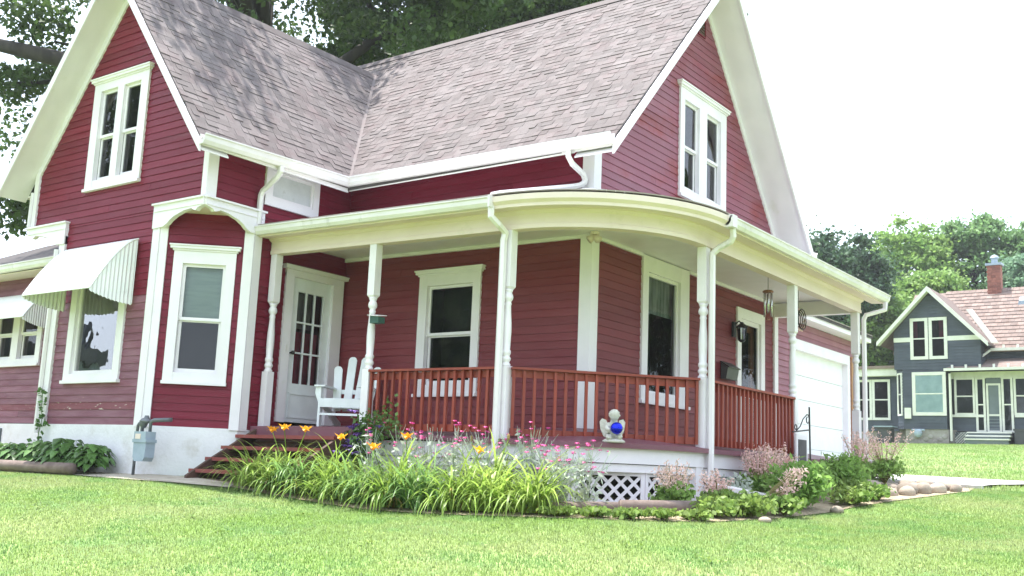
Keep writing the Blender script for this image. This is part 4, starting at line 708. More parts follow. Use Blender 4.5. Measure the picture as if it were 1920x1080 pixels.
gm2 = tag(obj('gas_meter', MB().ball((-7.6, 41.8, 2.85), .2, 10, 6, (1, .6, 1)).tube([(-7.9, 41.8, 3.0), (-7.3, 41.8, 3.0)], .05, 6), 'meter'), 'small grey gas meter at the foot of the green house', 'gas meter')
dk = tag(obj('porch_box', MB().box(-3.3, -2.4, 41.7, 42.3, 2.35, 3.0).box(-3.35, -2.35, 41.65, 42.35, 3.0, 3.08), 'bin'), 'dark storage box beside the porch steps of the green house', 'box')
# ---------------------------------------------------------------- trees
def tree(name, label, base, h, rad, cz, m, seed, nclump, per, leaf, low=.25, group=None, trunk_r=.4, clump=1.0, extra=(), squash=1.0):
    global nrg
    nrg = np.random.default_rng(seed); r_ = random.Random(seed); z0 = g(*base); T = thing(name, label, 'tree', (base[0], base[1], z0), 0, group)
    top = h * .72; mb = MB(); pts = [(0, 0, -.5), (0, 0, .3), (r_.uniform(-.2, .2), r_.uniform(-.2, .2), h * .3), (r_.uniform(-.5, .5), r_.uniform(-.5, .5), top)]; mb.tube(pts, [trunk_r * 1.4, trunk_r, trunk_r * .75, trunk_r * .25], 8); obj('trunk', mb, 'bark', T, smooth=True)
    C = []
    for k in range(nclump):
        v = nrg.normal(size=3); v /= np.linalg.norm(v); rr = (nrg.uniform(.25, 1)) ** (1 / 2.2); v = v * rr * np.array([rad, rad, rad * squash]); C.append(v + np.array([0, 0, cz]))
    C += [np.array(e) for e in extra]; C = np.array(C); C = C[C[:, 2] > h * low]
    pick = list(range(len(C))); r_.shuffle(pick)
    for i in pick[:14]:
        e = C[i]; f = .35 + .5 * r_.random(); s = np.array([pts[2][0] * (1 - f), pts[2][1] * (1 - f), h * (.25 + .4 * f)]); md = (s + e) / 2 + np.array([r_.uniform(-.4, .4), r_.uniform(-.4, .4), .1 * np.linalg.norm(e - s)])
        obj('limb', MB().tube([s, md, e], [trunk_r * .42, trunk_r * .27, .03], 6), 'bark', T, smooth=True)
    k = len(C); cs = clump * nrg.uniform(.6, 1.35, k); n = k * per; idx = np.repeat(np.arange(k), per); v = nrg.normal(size=(n, 3)); v /= np.linalg.norm(v, axis=1)[:, None]
    v *= ((nrg.uniform(.15, 1, n) ** .5 if group is None else np.abs(nrg.normal(size=n)) * .75) * cs[idx])[:, None]; v[:, 2] *= .6; V, Q = leaves(C[idx] + v, leaf, 1.5, .5); npobj('crown', V, Q, m, T, kind='stuff'); return T
oak = tree('oak_tree', 'large old oak with dark spreading limbs behind the left gable', (-13.2, 5.2), 18, 6.6, 12.5, 'oak', 3, 125, 640, .10, low=.2, trunk_r=.5, clump=1.05, extra=[(-2.6 + .5 * i, -4.6 + .35 * i, 5.2 + .25 * i) for i in range(4)] + [(-3.6, -2.6, 6.6), (-4.2, -3.4, 7.6), (-3.2, -4.6, 8.4), (-5, -3, 9.4), (-2.6, -4.6, 10), (5.5, -7.1, 12.5), (5.0, -6.6, 12.9)])
obj('limb', MB().tube([(1.0, -2.6, 6.6), (-.4, -3.6, 8.45), (-1.6, -4.3, 8.75), (-3.2, -5.0, 9.2), (-5, -5.5, 9.8)], [.32, .22, .19, .15, .08], 8), 'bark', oak, smooth=True)
obj('limb', MB().tube([(.2, -1.8, 4.4), (-1.6, -3.6, 5.6), (-3.4, -4.8, 5.9), (-5, -5.5, 6.3)], [.2, .12, .1, .05], 7), 'bark', oak, smooth=True)
tree('oak_tree', 'tall dark oak rising behind the valley of the two roofs', (-13.4, 12.2), 19, 5.6, 13.4, 'oak', 8, 130, 520, .115, trunk_r=.45, clump=1.15)
tree('oak_tree', 'oak showing above the ridge of the right gable roof', (-9.6, 15.2), 19, 4.3, 14.2, 'oak', 15, 75, 520, .115, trunk_r=.4, clump=1.1)
GR = 'trees standing behind the green house'
tree('maple_tree', 'darkest rounded tree rising just right of the red gable eave', (-13.6, 47), 13.2, 3.0, 9.0, 'tree_d', 21, 168, 235, .165, low=.15, group=GR, clump=0.63)
tree('maple_tree', 'low bright green tree between the porch eave and green house', (-12.2, 49), 9.6, 2.6, 6.2, 'tree_l', 22, 144, 235, .165, low=.1, group=GR, clump=0.59)
tree('maple_tree', 'light green tree with spiky top left of the brick chimney', (-13.5, 61), 15.5, 3.3, 10.8, 'tree_l', 23, 204, 235, .18, low=.1, group=GR, clump=0.66, squash=1.3)
tree('maple_tree', 'tallest mid green tree rising directly behind the brick chimney', (-9.6, 64), 17.5, 3.2, 11.0, 'tree_m', 24, 228, 235, .18, low=.1, group=GR, clump=0.66, squash=1.55)
tree('maple_tree', 'mid green tree cut by the right edge of the photo', (-5.6, 65), 17.5, 3.4, 11.2, 'tree_m', 25, 228, 235, .18, low=.1, group=GR, clump=0.69, squash=1.5)
tree('maple_tree', 'pale bluish green tree right of the brick chimney above the roof', (-5.0, 57), 11.8, 2.4, 9.0, 'tree_b', 26, 144, 235, .165, low=.1, group=GR, clump=0.59)
tree('maple_tree', 'pale tree filling the gap behind the dark tree', (-16.5, 60), 14.5, 3.2, 9.6, 'tree_b', 27, 168, 218, .18, low=.1, group=GR, clump=0.66)
tree('maple_tree', 'light green tree just left of the green gable top', (-10.4, 55), 12.0, 2.7, 7.6, 'tree_l', 28, 180, 235, .17, low=.1, group=GR, clump=0.63)
for i, (x, y) in enumerate(((-12, -40), (3, -46), (-28, -34), (36, -30), (30, 10), (26, -12))):   # trees across the street, seen in the window glass
    tree('street_tree', ['round tree across the street', 'broad tree across the street opposite the porch', 'tree far down the street', 'tree at the street corner', 'tree in the yard to the right', 'tree by the street to the right'][i], (x, y), 13, 4.6, 8.6, 'tree_d' if i % 2 else 'tree_m', 40 + i, 45, 160, .5, low=.15, clump=1.6)

sh = thing('street_house', 'dark teal house with chimney across the side street, seen reflected in the window', 'house', (-36, -11, -1.5))
obj('wall', MB().box(-6, 6, -6.5, 6, 0, 5.1), 'meter', sh); obj('roof', MB().prism([(6.2, -6.65, 5.1), (0, -6.65, 5.9), (-6.2, -6.65, 5.1)], (0, 12.8, 0)).box(-6.3, 6.2, -6.65, 6.3, 5.1, 5.7), 'pipe', sh); obj('chimney', MB().box(5.4, 6.1, -5.95, -5.55, 5.0, 6.6).box(5.3, 6.2, -6.02, -5.48, 6.3, 6.45), 'nwall', sh)

for x, y, hh, rr, cz, lab in ((11, 37, 12, 4.5, 6.5, 'tree beyond the driveway reflected in the side door'), (-34, -25, 21, 5.8, 14.5, 'tall tree far left across the street, reflected in the gable window'), (17, 31, 14, 5.2, 7.5, 'tree in the side yard reflected in the right gable window'), (-22.5, -24.5, 13, 5, 7.0, 'tree across the street reflected in the porch window')):
    tree('street_tree', lab, (x, y), hh, rr, cz, 'oak', int(hh * 7 + rr), 70, 260, .32, low=.42 if hh > 18 else .08, clump=1.5)
# ---------------------------------------------------------------- things on the porch and walls
def sub(T, n, mb, m, smooth=False, p=None, **k): return obj(n, mb, m, p or T, smooth, **k)
ch = thing('adirondack_chair', 'white slatted garden chair on the porch beside the front door', 'chair', (-3.30, -1.0, .655), math.radians(26))
for k in range(5): t = -.13 + k * .005; y = .02 + k * .088; sub(ch, 'seat_slat', MB().box(-.25, .25, y, y + .078, .385 - k * .028, .405 - k * .028), 'chair')
for k in range(4):
    x = -.217 + k * .145; h = (.64, .78, .78, .64)[k]; f = (k - 1.5) * .05; F = lambda a, d, z: (a, d, z); zb, zt = .26, .26 + h; y0, y1 = .44, .44 + h * .42; w = .056
    prf = [(-w, 0), (w, 0), (w + .004, h - .04), (w * .75, h - .012), (w * .35, h), (-w * .35, h), (-w * .75, h - .012), (-w - .004, h - .04)]
    mb = MB().prism([(x + a + f * (q / h), y0 + q * .30, zb + q * 1.0) for a, q in prf], (0, .02, -.008)); sub(ch, 'back_slat', mb, 'chair')
sub(ch, 'back_rail', MB().box(-.29, .29, .535, .56, .50, .56), 'chair'); sub(ch, 'back_rail', MB().box(-.25, .25, .47, .49, .30, .36), 'chair')
for s in (-1, 1):
    x = s * .30; sub(ch, 'arm', MB().prism([(x - .075, -.05, .555), (x + .075, -.05, .555), (x + .07, .3, .555), (x + .03, .62, .555), (x - .03, .62, .555), (x - .06, .3, .555)], (0, 0, .022)), 'chair')
    sub(ch, 'leg', MB().box(x - .015 - .0 * s, x + .015, -.02, .075, 0, .555), 'chair'); sub(ch, 'leg', MB().prism([(x - s * .03, .0, .30), (x - s * .03, .0, .40), (x - s * .03, .82, .10), (x - s * .03, .86, 0), (x - s * .03, .76, 0)], (s * .02, 0, 0)), 'chair')
    sub(ch, 'arm_brace', MB().prism([(x + s * .018, -.01, .55), (x + s * .018 + s * .05, -.01, .55), (x + s * .018 + s * .05, -.01, .46), (x + s * .018, -.01, .34)], (0, .02, 0)), 'chair')
sub(ch, 'apron', MB().box(-.285, .285, -.022, .0, .28, .395), 'chair'); sub(ch, 'stretcher', MB().box(-.285, .285, -.015, .005, .17, .20), 'chair')
bh = thing('bird_feeder', 'small dark green slope roofed feeder box fixed to the turned porch post', 'bird feeder', (-2.23, -1.5, 1.96)); bh.scale = (.8, .8, .8)
sub(bh, 'box', MB().prism([(-.075, -.10, 0), (.11, -.10, 0), (.11, -.10, .10), (-.075, -.10, .12)], (0, .15, 0)), 'greenp'); sub(bh, 'lid', MB().hexa([(-.10, -.14, .12), (.13, -.14, .095), (.13, .07, .125), (-.10, .07, .15), (-.10, -.14, .132), (.13, -.14, .107), (.13, .07, .137), (-.10, .07, .162)]), 'gutter')
fl = thing('flood_light', 'cream twin flood light under the porch ceiling at the house corner', 'light', (.12, -.10, 3.19)); sub(fl, 'base', MB().lathe((0, 0, -.02), [(.06, 0), (.06, .04)], 10), 'cream'); sub(fl, 'lamp_head', MB().tube([(0, 0, -.03), (-.05, -.06, -.09)], [.03, .055], 10), 'cream', True); sub(fl, 'lamp_head', MB().tube([(.01, 0, -.03), (.07, -.03, -.09)], [.03, .055], 10), 'cream', True)
ln = thing('wall_lantern', 'black wall lantern beside the side door', 'lantern', (0.03, 4.22, 2.50)); sub(ln, 'bracket', MB().box(0, .03, -.05, .05, -.08, .16).tube([(.03, 0, .12), (.10, 0, .17), (.15, 0, .12)], .012, 6), 'iron'); sub(ln, 'roof', MB().lathe((.15, 0, .06), [(.09, 0), (.10, .01), (.03, .07), (.02, .09)], 8), 'iron'); sub(ln, 'glass', MB().lathe((.15, 0, -.14), [(.055, 0), (.07, .19)], 8), 'glass'); sub(ln, 'cage', MB().lathe((.15, 0, -.17), [(.03, 0), (.06, .03), (.06, .04)], 8).tube([(.21, 0, -.14), (.225, 0, .06)], .008, 4).tube([(.09, 0, -.14), (.075, 0, .06)], .008, 4).tube([(.15, .06, -.14), (.15, .075, .06)], .008, 4).tube([(.15, -.06, -.14), (.15, -.075, .06)], .008, 4), 'iron')
mbx = thing('mailbox', 'black wall mailbox with slanted lid left of the side door', 'mailbox', (.03, 3.98, 1.72)); sub(mbx, 'body', MB().prism([(0, -.2, 0), (.09, -.2, 0), (.12, -.2, .17), (0, -.2, .25)], (0, .4, 0)), 'bin'); sub(mbx, 'lid', MB().hexa([(-.005, -.21, .26), (.14, -.21, .165), (.14, .21, .165), (-.005, .21, .26), (-.005, -.21, .275), (.145, -.21, .18), (.145, .21, .18), (-.005, .21, .275)]), 'iron')
wc = thing('wind_chime', 'silver wind chime with wooden disc hanging from the porch ceiling', 'wind chime', (1.15, 2.95, 2.45)); sub(wc, 'disc', MB().lathe((0, 0, .40), [(.075, 0), (.08, .02), (.06, .035)], 14), 'wood', True); sub(wc, 'hanger', MB().tube([(0, 0, .43), (0, 0, .75)], .004, 4).tube([(0, 0, .41), (0, 0, .1)], .003, 4), 'iron')
for k in range(6): w_ = k * math.pi / 3; sub(wc, 'chime_tube', MB().tube([(.055 * math.cos(w_), .055 * math.sin(w_), .39), (.055 * math.cos(w_), .055 * math.sin(w_), .05 + .03 * (k % 3))], .013, 6), 'chrome', True)
sub(wc, 'sail', MB().lathe((0, 0, .0), [(.03, 0), (.03, .02)], 8), 'wood')
hb = thing('hanging_wreath', 'curled twig wreath hanging on wire right of the wind chime', 'hanging wreath', (1.15, 4.1, 2.62)); mb = MB()
for k in range(4): r_ = .10 + .02 * k; mb.tube([(0 + .02 * k, r_ * math.cos(w_ / 10 * 6.283 + k), r_ * math.sin(w_ / 10 * 6.283 + k)) for w_ in range(11)], .008, 5)
sub(hb, 'wreath', mb, 'bark'); sub(hb, 'wire', MB().tube([(0, 0, .12), (0, 0, .58)], .004, 4), 'iron')
for k in range(10): a = k * .63; sub(hb, 'leaf', MB().poly([(.03, .13 * math.cos(a), .13 * math.sin(a)), (.05, .16 * math.cos(a + .15), .16 * math.sin(a + .15)), (.04, .19 * math.cos(a), .19 * math.sin(a)), (.0, .16 * math.cos(a - .15), .16 * math.sin(a - .15))]), 'plume')
# gas meter on the bay foundation
gx, gy = -5.02, -2.86
gm = thing('gas_meter', 'blue grey gas meter with pipes on the white foundation by the bay post', 'gas meter', (gx + .09, gy, .04)); gm.scale = (.74, .8, 1.0)
sub(gm, 'body', MB().prism([(-.17, -.10, .12), (-.12, -.10, .07), (.12, -.10, .07), (.17, -.10, .12), (.18, -.10, .31), (-.18, -.10, .31)], (0, .18, 0)), 'meter'); sub(gm, 'head', MB().box(-.20, .20, -.115, .09, .31, .35).box(-.17, .17, -.11, .08, .35, .45), 'meter'); sub(gm, 'dial_plate', MB().box(-.12, .03, -.118, -.11, .355, .42), 'cream')
sub(gm, 'regulator', MB().lathe((-.02, 0, .56), [(.07, 0), (.11, .015), (.11, .035), (.05, .06), (.03, .10)], 12).ball((-.06, -.02, .56), .07, 10, 6), 'pipe', True); sub(gm, 'pipe', MB().tube([(.11, 0, .45), (.11, 0, .58), (.20, 0, .60), (.26, .12, .61), (.36, .24, .62)], .028, 7).tube([(-.12, 0, .45), (-.12, 0, .54)], .03, 7).tube([(-.1, 0, .56), (-.24, .02, .56), (-.30, .03, .53), (-.31, .03, .45), (-.31, .03, -.2)], .026, 7), 'pipe', True)
# angel with a blue ball, on the rounded deck edge
aa = math.radians(-90 + 46); ax, ay = PC[0] + 1.66 * math.cos(aa), PC[1] + 1.66 * math.sin(aa)
an = thing('angel_statue', 'pale stone cherub kneeling on the porch edge hugging a blue ball', 'statue', (ax, ay, .535), math.radians(38))
import bmesh
def skin(name, verts, edges, rad, m, parent, sub_=2):
    me = D.meshes.new(name); me.from_pydata(verts, edges, []); o = put(D.objects.new(name, me), parent); md = o.modifiers.new('skin', 'SKIN'); md.use_smooth_shade = True
    for i, r in enumerate(rad): me.skin_vertices[0].data[i].radius = (r, r)
    me.skin_vertices[0].data[0].use_root = True; s = o.modifiers.new('sub', 'SUBSURF'); s.levels = s.render_levels = sub_; me.materials.append(M[m])
    dg = bpy.context.evaluated_depsgraph_get(); m2 = D.meshes.new_from_object(o.evaluated_get(dg)); o.modifiers.clear(); o.data = m2; return o
def skinmesh(name, verts, edges, rad, m, parent):
    me = D.meshes.new(name); o0 = D.objects.new(name, me); me.from_pydata(verts, edges, []); COL.objects.link(o0); o0.modifiers.new('skin', 'SKIN').use_smooth_shade = True
    for i, r in enumerate(rad): me.skin_vertices[0].data[i].radius = (r, r)
    me.skin_vertices[0].data[0].use_root = True; s = o0.modifiers.new('sub', 'SUBSURF'); s.levels = s.render_levels = 2; o0.parent = parent; me.materials.append(M[m]); return o0
V_ = [(0, .02, .07), (0, .03, .14), (0, .01, .20), (0, -.01, .235), (0, -.03, .285), (0, -.035, .325), (.055, 0, .20), (.09, -.06, .16), (.06, -.12, .17), (-.055, 0, .20), (-.09, -.06, .15), (-.05, -.12, .13), (.05, -.02, .055), (.06, -.11, .07), (.05, -.04, .02), (-.05, -.02, .055), (-.07, -.12, .05), (-.06, -.02, .02), (.05, .06, .015), (-.06, .08, .015)]
E_ = [(0, 1), (1, 2), (2, 3), (3, 4), (4, 5), (2, 6), (6, 7), (7, 8), (2, 9), (9, 10), (10, 11), (0, 12), (12, 13), (13, 14), (14, 18), (0, 15), (15, 16), (16, 17), (17, 19)]
skinmesh('body', V_, E_, [.062, .058, .055, .028, .052, .040, .032, .026, .020, .032, .026, .020, .042, .034, .026, .042, .034, .026, .02, .02], 'stone', an)
sub(an, 'head', MB().ball((0, -.035, .305), .062, 14, 10, (.95, 1, 1.06)).ball((0, -.09, .298), .011, 6, 5).ball((.052, -.03, .30), .013, 6, 5).ball((-.052, -.03, .30), .013, 6, 5), 'stone', True)
for k in range(14): a = k * 2.4; z_ = .30 + .058 * (k / 14); r_ = .058 * math.sqrt(max(.05, 1 - (k / 15) ** 2)); sub(an, 'curl', MB().ball((r_ * math.cos(a) * .95, -.03 + abs(r_ * math.sin(a)) * (1 if k % 4 else -.6), z_ + .0), .014, 6, 5), 'stone', True)
for s in (-1, 1): sub(an, 'wing', MB().prism([(s * .03, .06, .10), (s * .05, .08, .19), (s * .075, .10, .255), (s * .12, .115, .27), (s * .145, .12, .235), (s * .135, .115, .15), (s * .10, .10, .07), (s * .055, .08, .05)], (0, .022, 0)), 'stone')
sub(an, 'base', MB().lathe((0, -.01, -.002), [(.125, 0), (.135, .015), (.12, .03), (.09, .045)], 9), 'stone', True)
bc = Matrix.Rotation(math.radians(38), 3, 'Z') @ Vector((.015, -.135, .155)); gb = tag(obj('gazing_ball', MB().ball((ax + bc.x, ay + bc.y, .535 + bc.z), .068, 20, 14), 'blue', None, True), 'shiny cobalt blue ball in the arms of the stone cherub', 'glass ball')
# scrolled iron stand with small framed board
sx, sy = 1.62, 2.92; sd = thing('garden_sign_stand', 'black scrolled iron stand behind the flowers at the end of the railing', 'garden stand', (sx, sy, g(sx, sy)), math.radians(90)); zb = g(sx, sy)
sub(sd, 'pole', MB().tube([(.40, 0, 0), (.36, 0, 1.24 - zb)], .012, 6).tube([(.37, 0, .92 - zb), (-.26, 0, .86 - zb)], .010, 6), 'iron')
sp = lambda cx, cz, r0, t0, t1, n=14: [(cx + r0 * (1 - .55 * k / n) * math.cos(t0 + (t1 - t0) * k / n), 0, cz + r0 * (1 - .55 * k / n) * math.sin(t0 + (t1 - t0) * k / n)) for k in range(n + 1)]
sub(sd, 'scroll', MB().tube(sp(.29, 1.06 - zb, .075, 2.4, -4.6), .008, 5).tube(sp(-.15, .925 - zb, .05, 5.4, 11.6), .008, 5).tube([(.235, 0, 1.11 - zb), (.13, 0, 1.06 - zb), (.02, 0, .95 - zb), (-.12, 0, .885 - zb)], .008, 5), 'iron')
bd = tag(obj('garden_board', MB().box(sx - .02, sx + .0, 2.80, 3.20, .40, .84), 'white'), 'small dark board with white frame hanging under the iron scroll', 'board'); obj('panel', MB().box(sx - .001, sx + .012, 2.86, 3.14, .40, .77), 'sign', bd)
# ---------------------------------------------------------------- timbers, slabs, rocks
def log(p, q, r, label): o = tag(obj('edging_timber', MB().tube([(*p, g(*p) + r * 1.25), ((p[0] + q[0]) / 2, (p[1] + q[1]) / 2, g((p[0] + q[0]) / 2, (p[1] + q[1]) / 2) + r * 1.25), (*q, g(*q) + r * 1.25)], r, 10), 'timber', None, True), label, 'timber', 'timbers edging the beds')
log((1.15, -2.42), (1.62, -1.92), .06, 'brown round timber by the lily end of the bed'); log((1.64, -1.90), (2.18, -1.0), .07, 'brown round timber edging the bed below the white lattice')
log((-11.5, -3.40), (-8.4, -3.40), .07, 'weathered timber below the hostas at the left photo edge'); log((-8.3, -3.38), (-5.75, -3.34), .075, 'weathered timber in front of the big hosta clump')
sheet('stone_path', [(-6.0, -3.30), (-5.2, -3.36), (-4.4, -3.30), (-3.7, -3.12), (-3.1, -2.92), (-3.3, -2.70), (-4.2, -2.55), (-5.2, -2.55), (-5.7, -2.7)], .018, 'path', kind='structure')
RG = 'pale stones heaped beside the driveway'
def rock(x, y, s, sq, seed, label):
    r_ = random.Random(seed); mb = MB().ball((0, 0, 0), s, 10, 7, sq); ph = [r_.uniform(0, 6) for _ in range(3)]
    mb.v = [(a * (1 + .16 * math.sin(5 / s * .3 * b + ph[0])), b * (1 + .16 * math.sin(4 / s * .3 * c + ph[1])), c * (1 + .14 * math.sin(5 / s * .3 * a + ph[2]))) for a, b, c in mb.v]
    o = tag(obj('rock', mb, 'rock', None, True), label, 'rock', RG); o.location = (x, y, g(x, y) + s * sq[2] * .55); o.rotation_euler = (0, 0, r_.uniform(0, 3)); return o
rock(2.45, 3.3, .14, (1.15, 1, .82), 1, 'largest round pale boulder at the left of the stone heap')
pk = []
while len(pk) < 34:
    t = rnd.random(); q = (2.48 + .68 * t + rnd.uniform(-.30, .26), 2.35 + 2.25 * t + rnd.uniform(-.22, .22), rnd.uniform(.06, .125))
    if all((q[0] - w[0]) ** 2 + (q[1] - w[1]) ** 2 > (.95 * (q[2] + w[2])) ** 2 for w in pk + [(2.45, 3.3, .15)]) or rnd.random() < .004: pk.append(q)
for i, q in enumerate(pk): rock(*q, (1.2, 1, .85), 10 + i, 'small pale stone in the heap beside the driveway')
rock(2.82, .95, .07, (1.3, 1, .7), 77, 'lone white stone at the grass edge below the green shrub'); rock(2.78, -1.0, .06, (1.3, 1, .7), 78, 'small brown stone half hidden in the low leafy edging')
# ---------------------------------------------------------------- planting
def plant(name, label, cat, x, y, group, z=None): return thing(name, label, cat, (x, y, (g(x, y) + .02) if z is None else z), 0, group)
def dirs(n): a = nrg.uniform(0, 2 * math.pi, n); return np.stack([np.cos(a), np.sin(a)], 1)
def flower(T, n, p, r, m, k=6, open_=.6):
    mb = MB(); p = Vector(p)
    for j in range(k): a = 2 * math.pi * j / k + rnd.random() * .3; d = Vector((math.cos(a), math.sin(a), 0)); s = Vector((-d.y, d.x, 0)) * r * .3; mb.poly([p, p + d * r * .55 + s + Vector((0, 0, r * .6)), p + d * r * 1.05 + Vector((0, 0, r * open_)), p + d * r * .55 - s + Vector((0, 0, r * .6))])
    return obj(n, mb, m, T)
DL = 'daylily clumps along the porch front'
LIL = [(-3.02, -2.60, .48, 'leftmost daylily clump spilling over the concrete by the porch steps', 0), (-2.78, -2.32, .52, 'daylily clump in front of the steps with three orange blooms', 3), (-2.62, -2.62, .46, 'low daylily clump with drooping leaves right of the steps', 0), (-2.30, -2.58, .50, 'blue green daylily clump with strongly drooping leaves', 0),
       (-2.10, -2.22, .54, 'daylily clump below the purple clematis with one orange bloom', 1), (-1.75, -2.58, .46, 'thin daylily clump in front of the visible white lattice', 0), (-1.30, -2.55, .54, 'pale daylily clump under the first railing section', 0), (-.85, -2.58, .54, 'daylily clump with withered yellow leaves', 9), (-.95, -2.18, .62, 'tall bright yellow green daylily clump behind the withered one', 1),
       (-.40, -2.55, .56, 'dark green daylily clump in front of the post downspout', 0), (.05, -2.52, .52, 'daylily clump with withered leaves right of the post downspout', 8), (.45, -2.45, .54, 'daylily clump with upright leaves before the pink flowers', 0), (.95, -2.42, .58, 'rightmost tall bright daylily clump', 0), (.1, -2.05, .60, 'daylily clump behind with tall yellow green bud stalk', 2)]
for x, y, h, lab, kind in LIL:
    T = plant('daylily', lab, 'daylily', x, y, DL); n = 165; b = np.zeros((n, 3)); b[:, :2] = nrg.normal(size=(n, 2)) * .085; d = dirs(n); L = 1.02 * h * nrg.uniform(.9, 1.75, n)
    V, Q = blades(b, d, L, nrg.uniform(.017, .036, n), nrg.uniform(.6, 1.52, n), nrg.uniform(1.2, 3.2, n), 8); npobj('leaves', V, Q, 'lily_blue' if ('blue' in lab or 'dark' in lab or 'first railing section' in lab) else 'lily', T, kind='stuff')
    if kind >= 8 or rnd.random() < .5:
        n = 16 if kind >= 8 else 5; b = np.zeros((n, 3)); b[:, :2] = nrg.normal(size=(n, 2)) * .1; V, Q = blades(b, dirs(n), nrg.uniform(.3, .6, n), nrg.uniform(.016, .026, n), nrg.uniform(.9, 1.4, n), nrg.uniform(2.0, 3.0, n), 7); npobj('withered_leaf', V, Q, 'lily_dry', T, kind='stuff')
    for k in range(kind if kind < 8 else 1):
        a = rnd.uniform(0, 6.28) if kind != 3 else (-2.6, -1.2, .3)[k]; q = (.24 * math.cos(a), .17 * math.sin(a) - .02, h + .10 + rnd.uniform(-.04, .06)); obj('stalk', MB().tube([(0, 0, 0), (q[0] * .5, q[1] * .5, q[2] * .6), q], [.008, .007, .005], 5), 'lily', T)
        if 'bud' in lab: obj('bud', MB().ball((q[0], q[1], q[2] + .03), .018, 6, 5, (1, 1, 2)), 'lily_dry', T)
        else: flower(T, 'flower', q, .085, 'orange', 6, .9); flower(T, 'flower', (q[0] + .02, q[1] - .03, q[2] - .01), .07, 'orange', 5, .25)
PK = 'magenta flowering plants in front of the skirt board'
for i, (x, y, lab) in enumerate(((-1.75, -1.98, 'leftmost silvery plant with magenta flowers near the clematis'), (-1.30, -1.95, 'silvery plant with magenta flowers below the middle of the first railing'), (-.85, -1.92, 'tallest silvery plant with magenta flowers against the first railing'), (-.45, -1.95, 'silvery magenta flowered plant just left of the white downspout'),
                                 (.05, -1.95, 'silvery magenta flowered plant just right of the white downspout'), (.45, -1.85, 'dense silvery plant with many magenta flowers before the curved skirt'), (.80, -1.70, 'silvery magenta flowered plant below the stone cherub'), (1.15, -1.75, 'pale silvery plant with few magenta flowers beside the lattice'), (1.0, -2.1, 'low silvery plant with magenta flowers at the lattice foot'))):
    T = plant('rose_campion', lab, 'flowering plant', x, y, PK); H = .80 if i < 6 else .62
    mb = MB(); tips = []
    for k in range(15):
        a = rnd.uniform(0, 6.28); r_ = rnd.uniform(.05, .36); h = H * rnd.uniform(.62, 1.06); q = Vector((r_ * math.cos(a), r_ * math.sin(a), h)); mb.tube([(0, 0, 0), q * .5 + Vector((0, 0, .05)), q], [.005, .004, .003], 4, False); tips.append(q)
        for _ in range(3): e = q + Vector((rnd.uniform(-.09, .09), rnd.uniform(-.09, .09), rnd.uniform(-.10, .05))); mb.tube([q * .72, e], [.003, .002], 3, False); tips.append(e)
    sm = obj('stems', mb, 'silver', T, kind='stuff'); n = 120; c = np.array([(t * rnd.uniform(.2, .92)) for t in rnd.choices(tips, k=n)]) + nrg.normal(size=(n, 3)) * .03; V, Q = leaves(c, .032, 2.6, .2); npobj('leaves', V, Q, 'silver', T, kind='stuff')
    for t in rnd.sample(tips, 17): flower(T, 'flower', t + Vector((0, 0, .03)), .032, 'pink', 5, .15)
# clematis on the post
T = plant('clematis', 'purple flowered clematis climbing the turned post beside the steps', 'clematis', -2.30, -1.68, None); mb = MB(); n = 1250; pc = []
for k in range(26): pts = [Vector((0, 0, 0))]; [pts.append(pts[-1] + Vector((rnd.uniform(-.08, .10 + .004 * k), rnd.uniform(-.06, .05), rnd.uniform(.10, .20)))) for _ in range(rnd.randint(3, 5))]; mb.tube(pts, .004, 4, False); pc += pts[1:]
for k in range(8): pts = [Vector((.1, .02, .66 + .025 * k))]; [pts.append(pts[-1] + Vector((rnd.uniform(.06, .18), rnd.uniform(-.05, .04), rnd.uniform(-.09, .11)))) for _ in range(rnd.randint(3, 6))]; mb.tube(pts, .003, 4, False); pc += pts
obj('stems', mb, 'vine', T, kind='stuff'); c = np.array([tuple(p) for p in rnd.choices(pc, k=n)]) + nrg.normal(size=(n, 3)) * .055; V, Q = leaves(c, .040, 1.5, .2); npobj('leaves', V, Q, 'vine', T, kind='stuff')
for k in range(44): p = rnd.choice(pc[:120]); q = (p.x * .8 - .05 + rnd.uniform(-.10, .12), p.y - .09 + rnd.uniform(-.06, .02), p.z + rnd.uniform(-.05, .1)); flower(T, 'flower', q, .058, 'purple', 6, .3)
# hostas
HG = 'hostas along the white foundation'
for x, y, s, lab in ((-5.85, -3.02, .46, 'hosta next to the gas meter pipe'), (-6.45, -3.05, .55, 'largest hosta under the awning window'), (-7.05, -3.0, .50, 'hosta left of the largest one'), (-7.7, -3.0, .44, 'hosta below the corner of the foundation'), (-8.6, -2.7, .42, 'hosta beneath the side wing near the basement window'), (-9.5, -2.6, .44, 'hosta at the left photo edge')):
    T = plant('hosta', lab, 'hosta', x, y, HG); n = 190; d = dirs(n); V, Q = [], []
    for k in range(n):
        e = rnd.uniform(.15, 1.35); L = s * rnd.uniform(.55, 1.0); dx, dy = d[k]; stem = Vector((dx * math.cos(e) * L * .55, dy * math.cos(e) * L * .55, L * .75 * math.sin(e) + .05)); o_ = Vector((dx, dy, 0)); sd = Vector((-dy, dx, 0)); lw = s * .115; ll = s * rnd.uniform(.24, .38)
        i = len(V); a = stem; md = a + o_ * ll * .5 + Vector((0, 0, .02)); tp = a + o_ * ll - Vector((0, 0, ll * .45)); V += [a, md + sd * lw - Vector((0, 0, .012)), tp, md - sd * lw - Vector((0, 0, .012)), md]; Q += [(i, i + 1, i + 4), (i + 1, i + 2, i + 4), (i + 2, i + 3, i + 4), (i + 3, i, i + 4)]
    npobj('leaves', [tuple(v) for v in V], Q, 'hosta', T, kind='stuff')
